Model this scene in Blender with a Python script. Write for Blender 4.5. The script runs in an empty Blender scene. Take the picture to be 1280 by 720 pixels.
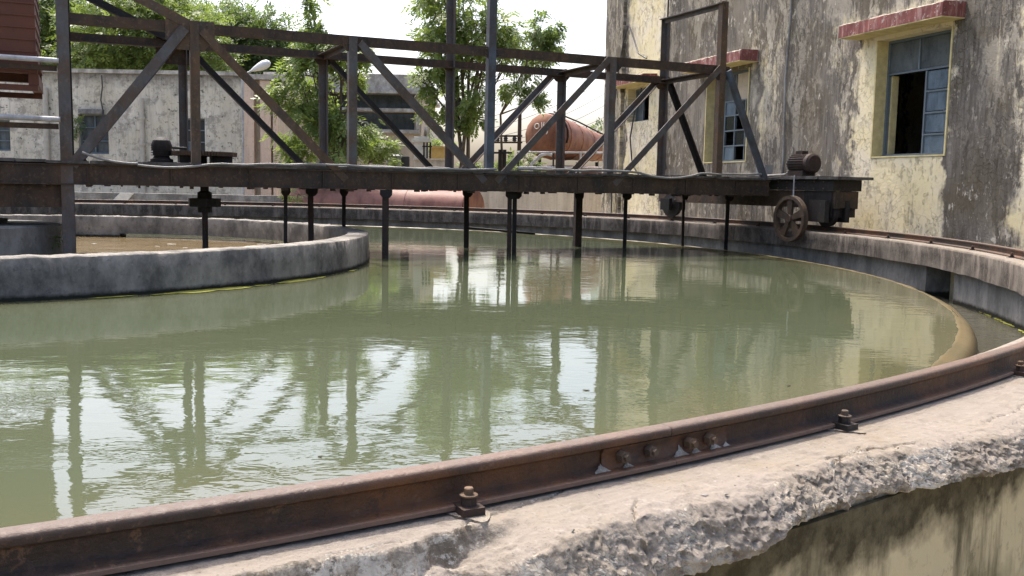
import bpy, bmesh, math, random
from mathutils import Vector, Matrix, noise
import numpy as np
sc = bpy.context.scene
col = sc.collection
R = math.radians
# ------------------------------------------------------------------ camera, sky, sun, exposure
EYE = 1.60
FPX, PIT, ROLL = 1200.0, R(6.122), R(1.088)
cam = bpy.data.cameras.new('camera')
camo = bpy.data.objects.new('camera', cam); col.objects.link(camo)
cam.sensor_width = 36.0; cam.lens = FPX / 1280 * 36.0
cam.clip_start = 0.05; cam.clip_end = 2000
fw = Vector((0, math.cos(PIT), -math.sin(PIT))); up0 = Vector((0, math.sin(PIT), math.cos(PIT))); rt0 = Vector((1, 0, 0))
cr, sr = math.cos(ROLL), math.sin(ROLL)
rt = rt0 * cr + up0 * sr; up = up0 * cr - rt0 * sr
camo.matrix_world = Matrix(((rt.x, up.x, -fw.x, 0), (rt.y, up.y, -fw.y, 0), (rt.z, up.z, -fw.z, EYE), (0, 0, 0, 1)))
sc.camera = camo

SUN_EL, SUN_AZ = R(64), R(-26)          # azimuth from +Y towards +X
world = bpy.data.worlds.new('World'); sc.world = world; world.use_nodes = True
nt = world.node_tree; bg = nt.nodes['Background']
sky = nt.nodes.new('ShaderNodeTexSky'); sky.sky_type = 'NISHITA'; sky.sun_disc = False
sky.sun_elevation = SUN_EL; sky.sun_rotation = SUN_AZ
sky.air_density = 0.8; sky.dust_density = 6.0; sky.ozone_density = 0.7
nt.links.new(sky.outputs[0], bg.inputs[0]); bg.inputs[1].default_value = 0.15
sl = bpy.data.lights.new('sun', 'SUN'); sl.energy = 2.0; sl.angle = R(1.2); sl.color = (1.0, 0.94, 0.85)
so = bpy.data.objects.new('sun', sl); col.objects.link(so); so.location = (0, 0, 40)
sd = Vector((math.sin(SUN_AZ) * math.cos(SUN_EL), math.cos(SUN_AZ) * math.cos(SUN_EL), math.sin(SUN_EL)))
so.rotation_euler = sd.to_track_quat('Z', 'Y').to_euler()
sc.view_settings.view_transform = 'Standard'; sc.view_settings.look = 'None'
sc.view_settings.exposure = 1.62; sc.view_settings.gamma = 1.0; sc.view_settings.use_curve_mapping = False
sc.render.engine = 'CYCLES'; sc.cycles.max_bounces = 8; sc.cycles.use_denoising = True

# ------------------------------------------------------------------ measured layout (metres)
C = Vector((-6.058, 10.621, 0)); RR = 10.778; ZC = 1.034; ZRAIL = 1.1125; ZW = 0.685
TH = R(24); U = Vector((math.cos(TH), math.sin(TH), 0)); N = Vector((math.sin(TH), -math.cos(TH), 0)); Z = Vector((0, 0, 1))
WA = R(18); DW = Vector((-math.sin(WA), math.cos(WA), 0)); NR = Vector((math.cos(WA), math.sin(WA), 0)); P0 = C + 11.7 * NR
def B(s, n, z): return C + U * s + N * n + Z * z             # bridge frame
def T(t, k, z): return C + U * (10.75 + k) + N * t + Z * z   # end carriage frame (t along the rail)
def W(s, k, z): return P0 + DW * s + NR * k + Z * z          # right building frame (k into the building)
def pol(r, a, z): return Vector((C.x + r * math.cos(a), C.y + r * math.sin(a), z))
def at(px, py, d):                                           # point at distance d seen where the photo has (px, py)
    x = (px - 640) / FPX; y = (360 - py) / FPX
    x, y = cr * x - sr * y, sr * x + cr * y
    v = rt0 * x + up0 * y + fw
    return v * (d / v.y) + Z * EYE

# ------------------------------------------------------------------ mesh collecting
class MB:
    def __init__(s): s.v = []; s.f = []
    def add(s, vs, fs):
        o = len(s.v); s.v += [tuple(p) for p in vs]; s.f += [tuple(i + o for i in f) for f in fs]
    def box(s, c, a, b, d):                                  # centre, three half-axis vectors
        vs = [c + a * i + b * j + d * k for i in (-1, 1) for j in (-1, 1) for k in (-1, 1)]
        s.add(vs, [(0, 1, 3, 2), (4, 6, 7, 5), (0, 4, 5, 1), (2, 3, 7, 6), (0, 2, 6, 4), (1, 5, 7, 3)])
    def abox(s, x0, x1, y0, y1, z0, z1):
        s.box(Vector(((x0 + x1) / 2, (y0 + y1) / 2, (z0 + z1) / 2)), Vector(((x1 - x0) / 2, 0, 0)), Vector((0, (y1 - y0) / 2, 0)), Vector((0, 0, (z1 - z0) / 2)))
    def fbox(s, F, a0, a1, b0, b1, z0, z1):                  # box in a frame F(a, b, z)
        vs = [F(a, b, z) for a in (a0, a1) for b in (b0, b1) for z in (z0, z1)]
        s.add(vs, [(0, 1, 3, 2), (4, 6, 7, 5), (0, 4, 5, 1), (2, 3, 7, 6), (0, 2, 6, 4), (1, 5, 7, 3)])
    def bar(s, p, q, w, t, side):                            # w across (in plane), t along side
        d = (q - p).normalized(); k = d.cross(side).normalized()
        s.box((p + q) / 2, (q - p) / 2, k * w / 2, side.normalized() * t / 2)
    def lbar(s, p, q, w, t, side, flip=1):                   # steel angle, never quite true
        jr = random.Random(int((p.x * 37 + q.z * 91 + q.y * 13) * 100)); p = p + Vector((jr.uniform(-.008, .008), 0, jr.uniform(-.008, .008))); q = q + Vector((jr.uniform(-.012, .012), 0, jr.uniform(-.008, .008)))
        d = (q - p).normalized(); k = d.cross(side).normalized() * flip
        th = .012
        s.box((p + q) / 2, (q - p) / 2, k * w / 2, side * th / 2)
        off = k * (w / 2 - th / 2) - side * (th / 2 + t / 2)
        s.box((p + q) / 2 + off, (q - p) / 2, k * th / 2, side * t / 2)
    def tube(s, pts, r, n=8, cap=True, taper=None):
        pts = [Vector(p) for p in pts]; m = len(pts)
        rs = [r] * m if taper is None else [r + (taper - r) * i / (m - 1) for i in range(m)]
        if isinstance(r, (list, tuple)): rs = r
        vs = []; ref = None
        for i, p in enumerate(pts):
            d = (pts[min(i + 1, m - 1)] - pts[max(i - 1, 0)]).normalized()
            if ref is None: ref = d.orthogonal().normalized()
            ref = (ref - d * ref.dot(d)); ref = ref.normalized() if ref.length > 1e-6 else d.orthogonal().normalized()
            e = d.cross(ref)
            vs += [p + (ref * math.cos(2 * math.pi * j / n) + e * math.sin(2 * math.pi * j / n)) * rs[i] for j in range(n)]
        fs = [(i * n + j, i * n + (j + 1) % n, (i + 1) * n + (j + 1) % n, (i + 1) * n + j) for i in range(m - 1) for j in range(n)]
        if cap: fs += [tuple(range(n))[::-1], tuple((m - 1) * n + j for j in range(n))]
        s.add(vs, fs)
    def lathe(s, p, axis, prof, n=24):                       # prof [(r, h)] around axis from p
        axis = axis.normalized(); e = axis.orthogonal().normalized(); g = axis.cross(e)
        vs = []
        for r, h in prof: vs += [p + axis * h + (e * math.cos(2 * math.pi * j / n) + g * math.sin(2 * math.pi * j / n)) * r for j in range(n)]
        m = len(prof)
        fs = [(i * n + j, i * n + (j + 1) % n, (i + 1) * n + (j + 1) % n, (i + 1) * n + j) for i in range(m - 1) for j in range(n)]
        fs += [tuple(range(n))[::-1], tuple((m - 1) * n + j for j in range(n))]
        s.add(vs, fs)
    def prism(s, poly, d):                                   # polygon points extruded by vector d
        n = len(poly); vs = list(poly) + [p + d for p in poly]
        s.add(vs, [tuple(range(n))[::-1], tuple(range(n, 2 * n))] + [(i, (i + 1) % n, n + (i + 1) % n, n + i) for i in range(n)])
    def sweep(s, prof, a0, a1, n):                           # closed (r, z) profile swept round the tank centre, degrees
        full = abs(a1 - a0) >= 359.99; m = len(prof); k = n if full else n + 1
        vs = [pol(r, R(a0 + (a1 - a0) * i / n), z) for i in range(k) for r, z in prof]
        fs = []
        for i in range(n):
            i2 = (i + 1) % k
            fs += [(i * m + j, i2 * m + j, i2 * m + (j + 1) % m, i * m + (j + 1) % m) for j in range(m)]
        if not full: fs += [tuple(range(m)), tuple((k - 1) * m + j for j in range(m))[::-1]]
        s.add(vs, fs)

def wloc(o):
    return o.location.copy() if o.parent is None else o.location + wloc(o.parent)
def obj(name, mb, mat, parent=None, smooth=True, local=False, ang=32):
    me = bpy.data.meshes.new(name)
    off = Vector((0, 0, 0)) if (parent is None or local) else wloc(parent)
    vs = [(v[0] - off.x, v[1] - off.y, v[2] - off.z) for v in mb.v] if off.length else mb.v
    me.from_pydata(vs, [], mb.f)
    bm = bmesh.new(); bm.from_mesh(me); bmesh.ops.recalc_face_normals(bm, faces=bm.faces); bm.to_mesh(me); bm.free()
    if smooth:
        me.polygons.foreach_set('use_smooth', [True] * len(me.polygons)); me.set_sharp_from_angle(angle=R(ang))
    me.materials.append(mat)
    o = bpy.data.objects.new(name, me); col.objects.link(o); o.parent = parent
    return o
def tag(o, label=None, cat=None, group=None, kind=None):
    if label: o['label'] = label
    if cat: o['category'] = cat
    if group: o['group'] = group
    if kind: o['kind'] = kind
    return o
def thing(name, label, cat, loc=(0, 0, 0), group=None):
    o = bpy.data.objects.new(name, None); col.objects.link(o); o.location = loc; o.empty_display_size = .2
    return tag(o, label, cat, group)
def copy_tree(o, parent=None):
    c = o.copy(); col.objects.link(c)
    if parent: c.parent = parent
    for ch in list(o.children): copy_tree(ch, c)
    return c

# ------------------------------------------------------------------ materials
class NT:
    def __init__(s, name):
        s.m = bpy.data.materials.new(name); s.m.use_nodes = True; s.t = s.m.node_tree
        s.b = s.t.nodes['Principled BSDF']; s.geo = s.t.nodes.new('ShaderNodeNewGeometry'); s.pos = s.geo.outputs['Position']
    def n(s, k): return s.t.nodes.new(k)
    def l(s, a, b): s.t.links.new(a, b)
    def put(s, sock, v):
        if hasattr(v, 'is_output'): s.l(v, sock)
        else: sock.default_value = v
    def mapv(s, sc_, v=None, rot=(0, 0, 0)):
        m = s.n('ShaderNodeMapping'); m.inputs['Scale'].default_value = sc_; m.inputs['Rotation'].default_value = rot
        s.l(v or s.pos, m.inputs[0]); return m.outputs[0]
    def noise(s, scale, det=4, rough=.55, vec=None, dist=0.):
        m = s.n('ShaderNodeTexNoise'); m.inputs['Scale'].default_value = scale; m.inputs['Detail'].default_value = det
        m.inputs['Roughness'].default_value = rough; m.inputs['Distortion'].default_value = dist
        s.l(vec or s.pos, m.inputs['Vector']); return m.outputs[0]
    def vor(s, scale, feat='F1', vec=None, out=0):
        m = s.n('ShaderNodeTexVoronoi'); m.feature = feat; m.inputs['Scale'].default_value = scale
        s.l(vec or s.pos, m.inputs['Vector']); return m.outputs[out]
    def ramp(s, f, stops, interp='LINEAR'):
        m = s.n('ShaderNodeValToRGB'); cr_ = m.color_ramp; cr_.interpolation = interp
        for i, (p, c) in enumerate(stops):
            e = cr_.elements[i] if i < 2 else cr_.elements.new(p)
            e.position = p
        for i, (p, c) in enumerate(sorted(stops)):
            cr_.elements[i].position = p
            cr_.elements[i].color = (c, c, c, 1) if not isinstance(c, (tuple, list)) else tuple(c) + (1,)
        s.l(f, m.inputs[0]); return m.outputs[0]
    def mix(s, f, a, b, mode='MIX'):
        m = s.n('ShaderNodeMix'); m.data_type = 'RGBA'; m.blend_type = mode
        s.put(m.inputs[0], f)
        for k, v in ((6, a), (7, b)): s.put(m.inputs[k], v if hasattr(v, 'is_output') else tuple(v) + (1,))
        return m.outputs[2]
    def math(s, op, a, b=0., c=None):
        m = s.n('ShaderNodeMath'); m.operation = op; s.put(m.inputs[0], a); s.put(m.inputs[1], b)
        if c is not None: s.put(m.inputs[2], c)
        return m.outputs[0]
    def dot(s, v, off=0.):
        m = s.n('ShaderNodeVectorMath'); m.operation = 'DOT_PRODUCT'; s.l(s.pos, m.inputs[0]); m.inputs[1].default_value = v
        return s.math('ADD', m.outputs['Value'], off)
    def z(s):
        m = s.n('ShaderNodeSeparateXYZ'); s.l(s.pos, m.inputs[0]); return m.outputs[2]
    def comb(s, x, y, z_):
        m = s.n('ShaderNodeCombineXYZ')
        for k, v in enumerate((x, y, z_)): s.put(m.inputs[k], v)
        return m.outputs[0]
    def rng(s, v, a, b, c=0., d=1.):
        m = s.n('ShaderNodeMapRange'); s.put(m.inputs[0], v)
        for k, q in enumerate((a, b, c, d)): m.inputs[k + 1].default_value = q
        return m.outputs[0]
    def bump(s, h, strength=.5, dist=.02, nrm=None):
        m = s.n('ShaderNodeBump'); m.inputs['Strength'].default_value = strength; m.inputs['Distance'].default_value = dist
        s.l(h, m.inputs['Height'])
        if nrm: s.l(nrm, m.inputs['Normal'])
        return m.outputs[0]
    def done(s, colr, rough=.8, normal=None, metal=0., spec=.3):
        s.put(s.b.inputs['Base Color'], colr if hasattr(colr, 'is_output') else tuple(colr) + (1,))
        s.put(s.b.inputs['Roughness'], rough); s.put(s.b.inputs['Metallic'], metal); s.b.inputs['Specular IOR Level'].default_value = spec
        if normal: s.l(normal, s.b.inputs['Normal'])
        return s.m

def steel(name, base, rust, amount, rough=.55, spec=.4):
    t = NT(name)
    a = t.noise(3.2, 6, .65); b = t.noise(26, 4, .6); g = t.noise(9, 5, .7, vec=t.mapv((1, 1, .25)))
    c = t.mix(t.ramp(a, [(.5 - amount * .3, 0), (.72 - amount * .3, 1)]), base, rust)
    c = t.mix(t.ramp(g, [(.45, 0), (.75, .75)]), c, tuple(x * .35 for x in base))
    c = t.mix(t.ramp(b, [(.55, 0), (.72, .5)]), c, tuple(min(1, x * 1.9 + .012) for x in rust))
    return t.done(c, t.rng(a, .3, .7, rough, rough + .25), t.bump(b, .35, .006), 0., spec)
M = {}
M['beam'] = steel('beam_steel', (.027, .0225, .019), (.066, .041, .025), .5, .6, .3)
M['grey'] = steel('grey_steel', (.078, .080, .082), (.080, .054, .038), .35, .5, .35)
M['blue'] = steel('blue_grey_steel', (.060, .080, .105), (.045, .042, .044), .35, .45, .4)
M['brown'] = steel('brown_steel', (.066, .052, .040), (.10, .062, .036), .5, .6, .3)
M['black'] = steel('black_iron', (.012, .011, .011), (.022, .017, .014), .3, .55, .3)
M['gal'] = steel('galvanised_pipe', (.42, .43, .45), (.25, .24, .23), .25, .4)
M['rodiron'] = steel('rod_iron', (.020, .017, .016), (.045, .027, .020), .45, .6, .3)

def m_rail():
    t = NT('rail_steel'); a = t.noise(2.5, 6, .65); b = t.noise(60, 4, .65); g = t.noise(7, 4, .6, vec=t.mapv((1, 1, .3)))
    c = t.mix(t.ramp(a, [(.42, 0), (.58, 1)]), (.030, .019, .014), (.095, .040, .016))
    fl = t.noise(30, 8, .8)
    c = t.mix(t.ramp(fl, [(.56, 0), (.60, .7)]), c, (.016, .012, .010))
    c = t.mix(t.ramp(t.noise(17, 7, .78), [(.58, 0), (.63, .6)]), c, (.15, .085, .05))
    c = t.mix(t.ramp(g, [(.45, 0), (.7, .8)]), c, (.018, .013, .011))
    c = t.mix(t.ramp(b, [(.55, 0), (.75, .6)]), c, (.11, .06, .04))
    top = t.rng(t.z(), ZRAIL - .006, ZRAIL - .001)          # worn running surface
    c = t.mix(t.math('MULTIPLY', top, .7), c, (.105, .073, .058))
    foot = t.rng(t.z(), ZC + .0165, ZC + .0145)
    c = t.mix(t.math('MULTIPLY', foot, .6), c, (.20, .135, .105))
    return t.done(c, t.rng(b, .3, .7, .45, .7), t.bump(t.math('ADD', b, fl), .6, .004), 0., .4)
M['rail'] = m_rail()

def m_coping():
    t = NT('coping_concrete')
    a = t.noise(1.3, 6, .6); b = t.noise(22, 6, .7); s = t.noise(150, 3, .7); g = t.noise(5, 5, .65, dist=.6)
    c = t.mix(t.ramp(a, [(.35, 0), (.65, 1)]), (0.173, 0.150, 0.125), (0.211, 0.189, 0.170))
    c = t.mix(t.ramp(g, [(.42, 0), (.6, .55)]), c, (0.202, 0.179, 0.167))
    c = t.mix(t.ramp(g, [(.28, .65), (.42, 0)]), c, (0.179, 0.144, 0.099))
    c = t.mix(t.ramp(b, [(.52, 0), (.68, .65)]), c, (0.096, 0.083, 0.074))
    c = t.mix(t.ramp(s, [(.58, 0), (.72, .65)]), c, (0.064, 0.057, 0.050))
    c = t.mix(t.ramp(t.noise(9, 5, .7), [(.66, 0), (.72, .7)]), c, (0.320, 0.307, 0.288))
    # faces that have long been wet carry black growth and pale lime runs
    nz = t.n('ShaderNodeSeparateXYZ'); t.l(t.geo.outputs['True Normal'], nz.inputs[0])
    face = t.rng(nz.outputs[2], .75, .35)
    v = t.noise(6, 6, .7, vec=t.mapv((1, 1, .22)))
    stain = t.ramp(v, [(.36, .0), (.52, 1)])
    rad = t.n('ShaderNodeVectorMath'); rad.operation = 'DISTANCE'; t.l(t.mapv((1, 1, 0)), rad.inputs[0]); rad.inputs[1].default_value = (C.x, C.y, 0)
    inner = t.rng(rad.outputs['Value'], 10.62, 10.60)
    cf = t.mix(stain, (0.156, 0.136, 0.123), (0.047, 0.041, 0.037))
    cf = t.mix(t.ramp(t.noise(13, 5, .7, vec=t.mapv((1, 1, .12))), [(.62, 0), (.72, .75)]), cf, (0.265, 0.246, 0.230))
    brk = t.mix(t.ramp(t.noise(24, 7, .78), [(.42, 0), (.56, 1)]), (.38, .345, .295), (.16, .135, .108))
    brk = t.mix(t.ramp(t.noise(6, 6, .7), [(.48, 0), (.58, .85)]), brk, (.10, .08, .058))
    brk = t.mix(t.ramp(t.noise(8, 8, .8, vec=t.mapv((1, 1, 1.4))), [(.52, 0), (.58, .9)]), brk, (.50, .475, .43))
    brk = t.mix(t.ramp(t.noise(70, 5, .75), [(.57, 0), (.64, .85)]), brk, (.05, .042, .036))
    c = t.mix(face, c, t.mix(inner, brk, cf))
    c = t.mix(1., c, (1.03, 1.01, .955), 'MULTIPLY')
    c = t.mix(t.ramp(t.noise(2.6, 7, .75), [(.46, 0), (.62, .5)]), c, (.17, .15, .128))
    c = t.mix(t.ramp(t.noise(48, 4, .7), [(.56, 0), (.70, .25)]), c, (.36, .34, .31))
    h = t.math('ADD', b, t.math('MULTIPLY', s, .5))
    return t.done(c, .9, t.bump(h, .55, .008), 0., .15)
M['coping'] = m_coping()

def m_stain(name, light, dark, green=None, line=None, vs=.22, lo=.38, hi=.58, scale=4., band=None):
    t = NT(name); v = t.noise(scale, 7, .7, vec=t.mapv((1, 1, vs))); b = t.noise(18, 6, .7); p = t.noise(2.1, 5, .6)
    c = t.mix(t.ramp(v, [(lo, 0), (hi, 1)]), light, dark)
    c = t.mix(t.ramp(b, [(.55, 0), (.7, .6)]), c, tuple(x * .45 for x in dark))
    c = t.mix(t.ramp(t.noise(9, 5, .7), [(.6, 0), (.7, .55)]), c, tuple(min(1, x * 1.35) for x in light))
    if green: c = t.mix(t.ramp(p, [(.5, 0), (.66, .8)]), c, green)
    if line:
        zz = t.math('ADD', t.z(), t.math('MULTIPLY', t.math('SUBTRACT', b, .5), .05))
        c = t.mix(t.rng(zz, line + .015, line - .015), c, (.018, .018, .013))
    if band:
        zz = t.math('ADD', t.z(), t.math('MULTIPLY', t.math('SUBTRACT', t.noise(5, 5, .65), .5), .30))
        c = t.mix(t.rng(zz, band - .09, band - .02), c, t.mix(t.ramp(b, [(.4, 0), (.6, 1)]), (.045, .036, .018), (.10, .085, .048)))
    return t.done(c, .88, t.bump(b, .5, .015), 0., .2)
M['ring'] = m_stain('ring_concrete', (.27, .252, .225), (.085, .081, .075), None, ZW + .035, .6, .36, .62, 2.6)
M['lining'] = m_stain('channel_concrete', (.22, .215, .20), (.115, .115, .108), None, .50, .4)
M['tankwall'] = m_stain('tank_wall_render', (.48, .405, .25), (.13, .11, .065), (.12, .11, .05), None, .14, .48, .62, 6., .90)
M['pier'] = m_stain('pier_concrete', (.21, .205, .19), (.13, .125, .115), None, ZW + .05, .5)
M['lowwall'] = m_stain('low_wall_concrete', (.27, .265, .25), (.13, .125, .12), None, None, .5)
M['beigewall'] = m_stain('beige_wall_render', (.62, .55, .44), (.40, .345, .27), None, None, .08, .42, .65, 3.)
M['ridge'] = m_stain('grey_parapet', (.50, .475, .43), (.27, .25, .22), None, None, .6)

def m_weir():
    t = NT('weir_concrete'); a = t.noise(4, 6, .75); b = t.noise(40, 4, .6)
    c = t.mix(t.ramp(a, [(.4, 0), (.6, 1)]), (.11, .08, .035), (.075, .06, .027)); c = t.mix(t.ramp(b, [(.55, 0), (.7, .5)]), c, (.05, .04, .02))
    return t.done(c, .35, t.bump(b, .4, .006), 0., .5)
M['weir'] = m_weir()
M['grout'] = m_stain('grout', (.30, .28, .255), (.18, .165, .145), None, None, 1., .42, .6, 30.)

def m_water(name, c1, c2, amp=1.0, rough=.02, shore=None):
    t = NT(name)
    c = t.mix(t.ramp(t.noise(.35, 3, .5), [(.35, 0), (.65, 1)]), c1, c2)
    if shore:                                                  # silted ledge just under the water round the edge
        rd = t.n('ShaderNodeVectorMath'); rd.operation = 'DISTANCE'; t.l(t.mapv((1, 1, 0)), rd.inputs[0]); rd.inputs[1].default_value = (C.x, C.y, 0)
        rr = t.math('ADD', rd.outputs['Value'], t.math('MULTIPLY', t.math('SUBTRACT', t.noise(.9, 4, .6), .5), .9))
        c = t.mix(t.math('MULTIPLY', t.rng(rr, 9.2, 10.0), .5), c, shore); c = t.mix(t.math('MULTIPLY', t.rng(rr, 5.1, 4.4), .3), c, shore)
    h1 = t.noise(1.6, 2, .5, vec=t.mapv((1, 1.5, 1), rot=(0, 0, .35))); h2 = t.noise(6.5, 3, .55, vec=t.mapv((1, 1.7, 1), rot=(0, 0, -.2)), dist=.4)
    calm = t.ramp(t.noise(.28, 2, .5), [(.38, .35), (.6, 1.)])
    h = t.math('MULTIPLY', t.math('ADD', h1, t.math('MULTIPLY', h2, .36)), calm)
    m = t.done(c, rough, t.bump(h, 1.0, .022 * amp), 0., .5)
    t.b.inputs['IOR'].default_value = 1.333
    return m
M['water'] = m_water('pool_water', (.054, .066, .038), (.064, .076, .047), .15, .02, (.098, .080, .038))
M['ringwater'] = m_water('muddy_water', (.17, .125, .065), (.20, .16, .095), .5, .05)
M['chanwater'] = m_water('channel_water', (.055, .055, .040), (.065, .062, .045), 1.2)

def m_soil():
    t = NT('ground_soil'); a = t.noise(.25, 6, .6); b = t.noise(4, 6, .7)
    c = t.mix(t.ramp(a, [(.4, 0), (.6, 1)]), (.24, .20, .145), (.16, .15, .09)); c = t.mix(t.ramp(b, [(.45, 0), (.7, .7)]), c, (.30, .265, .21))
    return t.done(c, .95, t.bump(b, .6, .05), 0., .1)
M['soil'] = m_soil()

def m_building():
    t = NT('peeling_plaster')
    s = t.dot(tuple(DW), -P0.dot(DW)); zz = t.z()
    sv = t.comb(s, zz, 0.)
    wig = t.math('MULTIPLY', t.math('SUBTRACT', t.noise(1.7, 4, .6, vec=sv), .5), 1.1)
    s2 = t.math('ADD', s, wig)
    # how dirty along the wall: grey end pier, yellow bay, dark middle, sheltered strips by the windows, dark band, cream end
    def P(v): return (v + 8.) / 18.
    dirt = t.ramp(t.rng(s2, -8, 10), [(P(-3.1), .12), (P(-2.75), .75), (P(-1.95), .85), (P(-1.6), .25), (P(-.1), .18), (P(.5), .55), (P(1.2), .76), (P(2.8), .62), (P(3.4), .80), (P(5.6), .70), (P(6.2), .78), (P(6.6), .22), (P(8.1), .15), (P(8.5), .6), (P(9.4), .62)])
    big = t.noise(.45, 4, .6, vec=sv)
    dirt = t.math('ADD', dirt, t.math('MULTIPLY', t.math('SUBTRACT', big, .5), .55))
    for s_, z_, w_, a_ in ((-1.86, 4.0, .16, .5), (.28, 4.0, .14, .45), (2.85, 4.0, .15, .35), (4.95, 4.0, .14, .35), (1.92, 9., .10, .4), (-.28, 2.08, .07, .35), (-1.2, 2.08, .10, .18), (8.3, 9., .12, .4), (.9, 9., .22, .35), (5.6, 9., .25, .3)):
        run = t.math('MULTIPLY', t.rng(t.math('ABSOLUTE', t.math('ADD', s2, -s_)), w_, 0.), t.rng(zz, z_ + .05, z_ - .02))
        dirt = t.math('ADD', dirt, t.math('MULTIPLY', run, a_))
    hi = t.rng(zz, 3.6, 4.3)                                  # upper storey weathered everywhere
    dirt = t.math('MAXIMUM', dirt, t.math('MULTIPLY', hi, t.rng(t.math('ABSOLUTE', t.math('ADD', s2, -7.3)), .7, 1.15, .22, .70)))
    vs = t.noise(1., 8, .72, vec=t.comb(t.math('MULTIPLY', s, 5.5), t.math('MULTIPLY', zz, .28), 3.))
    vf = t.noise(1., 7, .75, vec=t.comb(t.math('MULTIPLY', s, 18.), t.math('MULTIPLY', zz, 1.2), 9.))
    pat = t.noise(2.3, 7, .7, vec=sv)
    k = t.math('ADD', t.math('MULTIPLY', vs, .65), t.math('MULTIPLY', pat, .35))
    mask = t.rng(t.math('ADD', k, t.math('MULTIPLY', t.math('SUBTRACT', dirt, .5), .50)), .42, .55)
    paint = t.mix(t.ramp(t.noise(.9, 4, .6, vec=sv), [(.4, 0), (.62, 1)]), (.73, .635, .385), (.72, .65, .51))
    paint = t.mix(t.ramp(t.noise(4, 6, .7, vec=sv), [(.55, 0), (.68, .6)]), paint, (.60, .52, .36))
    grime = t.mix(t.ramp(vf, [(.36, 0), (.62, 1)]), (.070, .061, .052), (.205, .185, .158))
    grime = t.mix(t.ramp(t.noise(1.1, 4, .6, vec=sv), [(.45, 0), (.65, .7)]), grime, (.11, .09, .055))
    flake = t.ramp(t.noise(1., 6, .75, vec=t.comb(t.math('MULTIPLY', s, 9.), t.math('MULTIPLY', zz, 4.), 5.)), [(.56, 0), (.62, 1)])
    fl2 = t.math('MULTIPLY', flake, t.ramp(t.noise(1.2, 4, .6, vec=sv), [(.42, .15), (.6, .95)]))
    grime = t.mix(fl2, grime, (.66, .60, .50))
    peel = t.noise(2.1, 10, .74, vec=t.comb(s, t.math('MULTIPLY', zz, .34), 1.), dist=.35)
    peel2 = t.noise(5.5, 8, .74, vec=t.comb(s, t.math('MULTIPLY', zz, .42), 7.), dist=.3)
    pm = t.ramp(peel, [(.515, 0), (.545, 1)]); pm2 = t.ramp(peel2, [(.54, 0), (.57, .85)])
    pal = t.mix(t.ramp(vf, [(.35, 0), (.65, 1)]), (.60, .55, .445), (.38, .34, .27))
    grime = t.mix(t.math('MULTIPLY', t.math('MAXIMUM', pm, pm2), t.rng(dirt, .86, .6, .06, .75)), grime, pal)
    c = t.mix(mask, paint, grime)
    c = t.mix(t.math('MULTIPLY', t.ramp(peel2, [(.60, 0), (.64, 1)]), .55), c, (.16, .13, .09))
    w = t.n('ShaderNodeTexVoronoi'); w.feature = 'DISTANCE_TO_EDGE'; w.inputs['Scale'].default_value = 5.5
    wv = t.n('ShaderNodeVectorMath'); wv.operation = 'ADD'; t.l(sv, wv.inputs[0])
    nn = t.n('ShaderNodeTexNoise'); nn.inputs['Scale'].default_value = 4.; nn.inputs['Detail'].default_value = 5.; t.l(sv, nn.inputs['Vector'])
    vm = t.n('ShaderNodeVectorMath'); vm.operation = 'SCALE'; t.l(nn.outputs['Color'], vm.inputs[0]); vm.inputs['Scale'].default_value = .7
    t.l(vm.outputs[0], wv.inputs[1]); t.l(wv.outputs[0], w.inputs['Vector'])
    crack = t.rng(w.outputs[0], .0, .035, 1., 0.)
    crack = t.math('MULTIPLY', crack, t.ramp(t.noise(.8, 3, .5, vec=sv), [(.42, 0), (.56, .75)]))
    c = t.mix(t.math('MULTIPLY', crack, .7), c, (.13, .105, .07))
    h = t.math('ADD', t.math('MULTIPLY', flake, .6), t.math('MULTIPLY', t.noise(30, 5, .7, vec=sv), .5)); h = t.math('SUBTRACT', h, t.math('MULTIPLY', crack, .8))
    return t.done(c, .92, t.bump(h, .8, .03), 0., .15)
M['plaster'] = m_building()

def m_white():
    t = NT('whitewash'); v = t.noise(1.6, 7, .7, vec=t.mapv((1, 1, .25))); b = t.noise(5, 8, .75)
    c = t.mix(t.ramp(v, [(.38, 0), (.62, 1)]), (.66, .62, .54), (.42, .395, .345))
    c = t.mix(t.ramp(t.noise(.8, 6, .7), [(.42, 0), (.58, .8)]), c, (.56, .51, .40))
    c = t.mix(t.ramp(t.noise(2.2, 8, .78), [(.50, 0), (.57, .75)]), c, (.25, .23, .195))
    c = t.mix(t.ramp(b, [(.57, 0), (.62, .9)]), c, (.07, .065, .052))
    c = t.mix(t.ramp(t.noise(13, 5, .7, vec=t.mapv((1, 1, .06))), [(.52, 0), (.68, .6)]), c, (.22, .20, .17))
    hz = t.rng(t.math('ADD', t.z(), t.math('MULTIPLY', b, .9)), 4.75, 5.2)
    c = t.mix(t.math('MULTIPLY', hz, .75), c, (.11, .10, .085))
    return t.done(c, .9, t.bump(b, .4, .02), 0., .15)
M['white'] = m_white()
M['pink'] = m_stain('pink_render', (.62, .48, .38), (.46, .35, .28), None, None, .1, .45, .65)
M['tan'] = m_stain('tan_render', (.52, .44, .34), (.36, .30, .23), None, None, .15, .42, .66, 2.)

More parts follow.
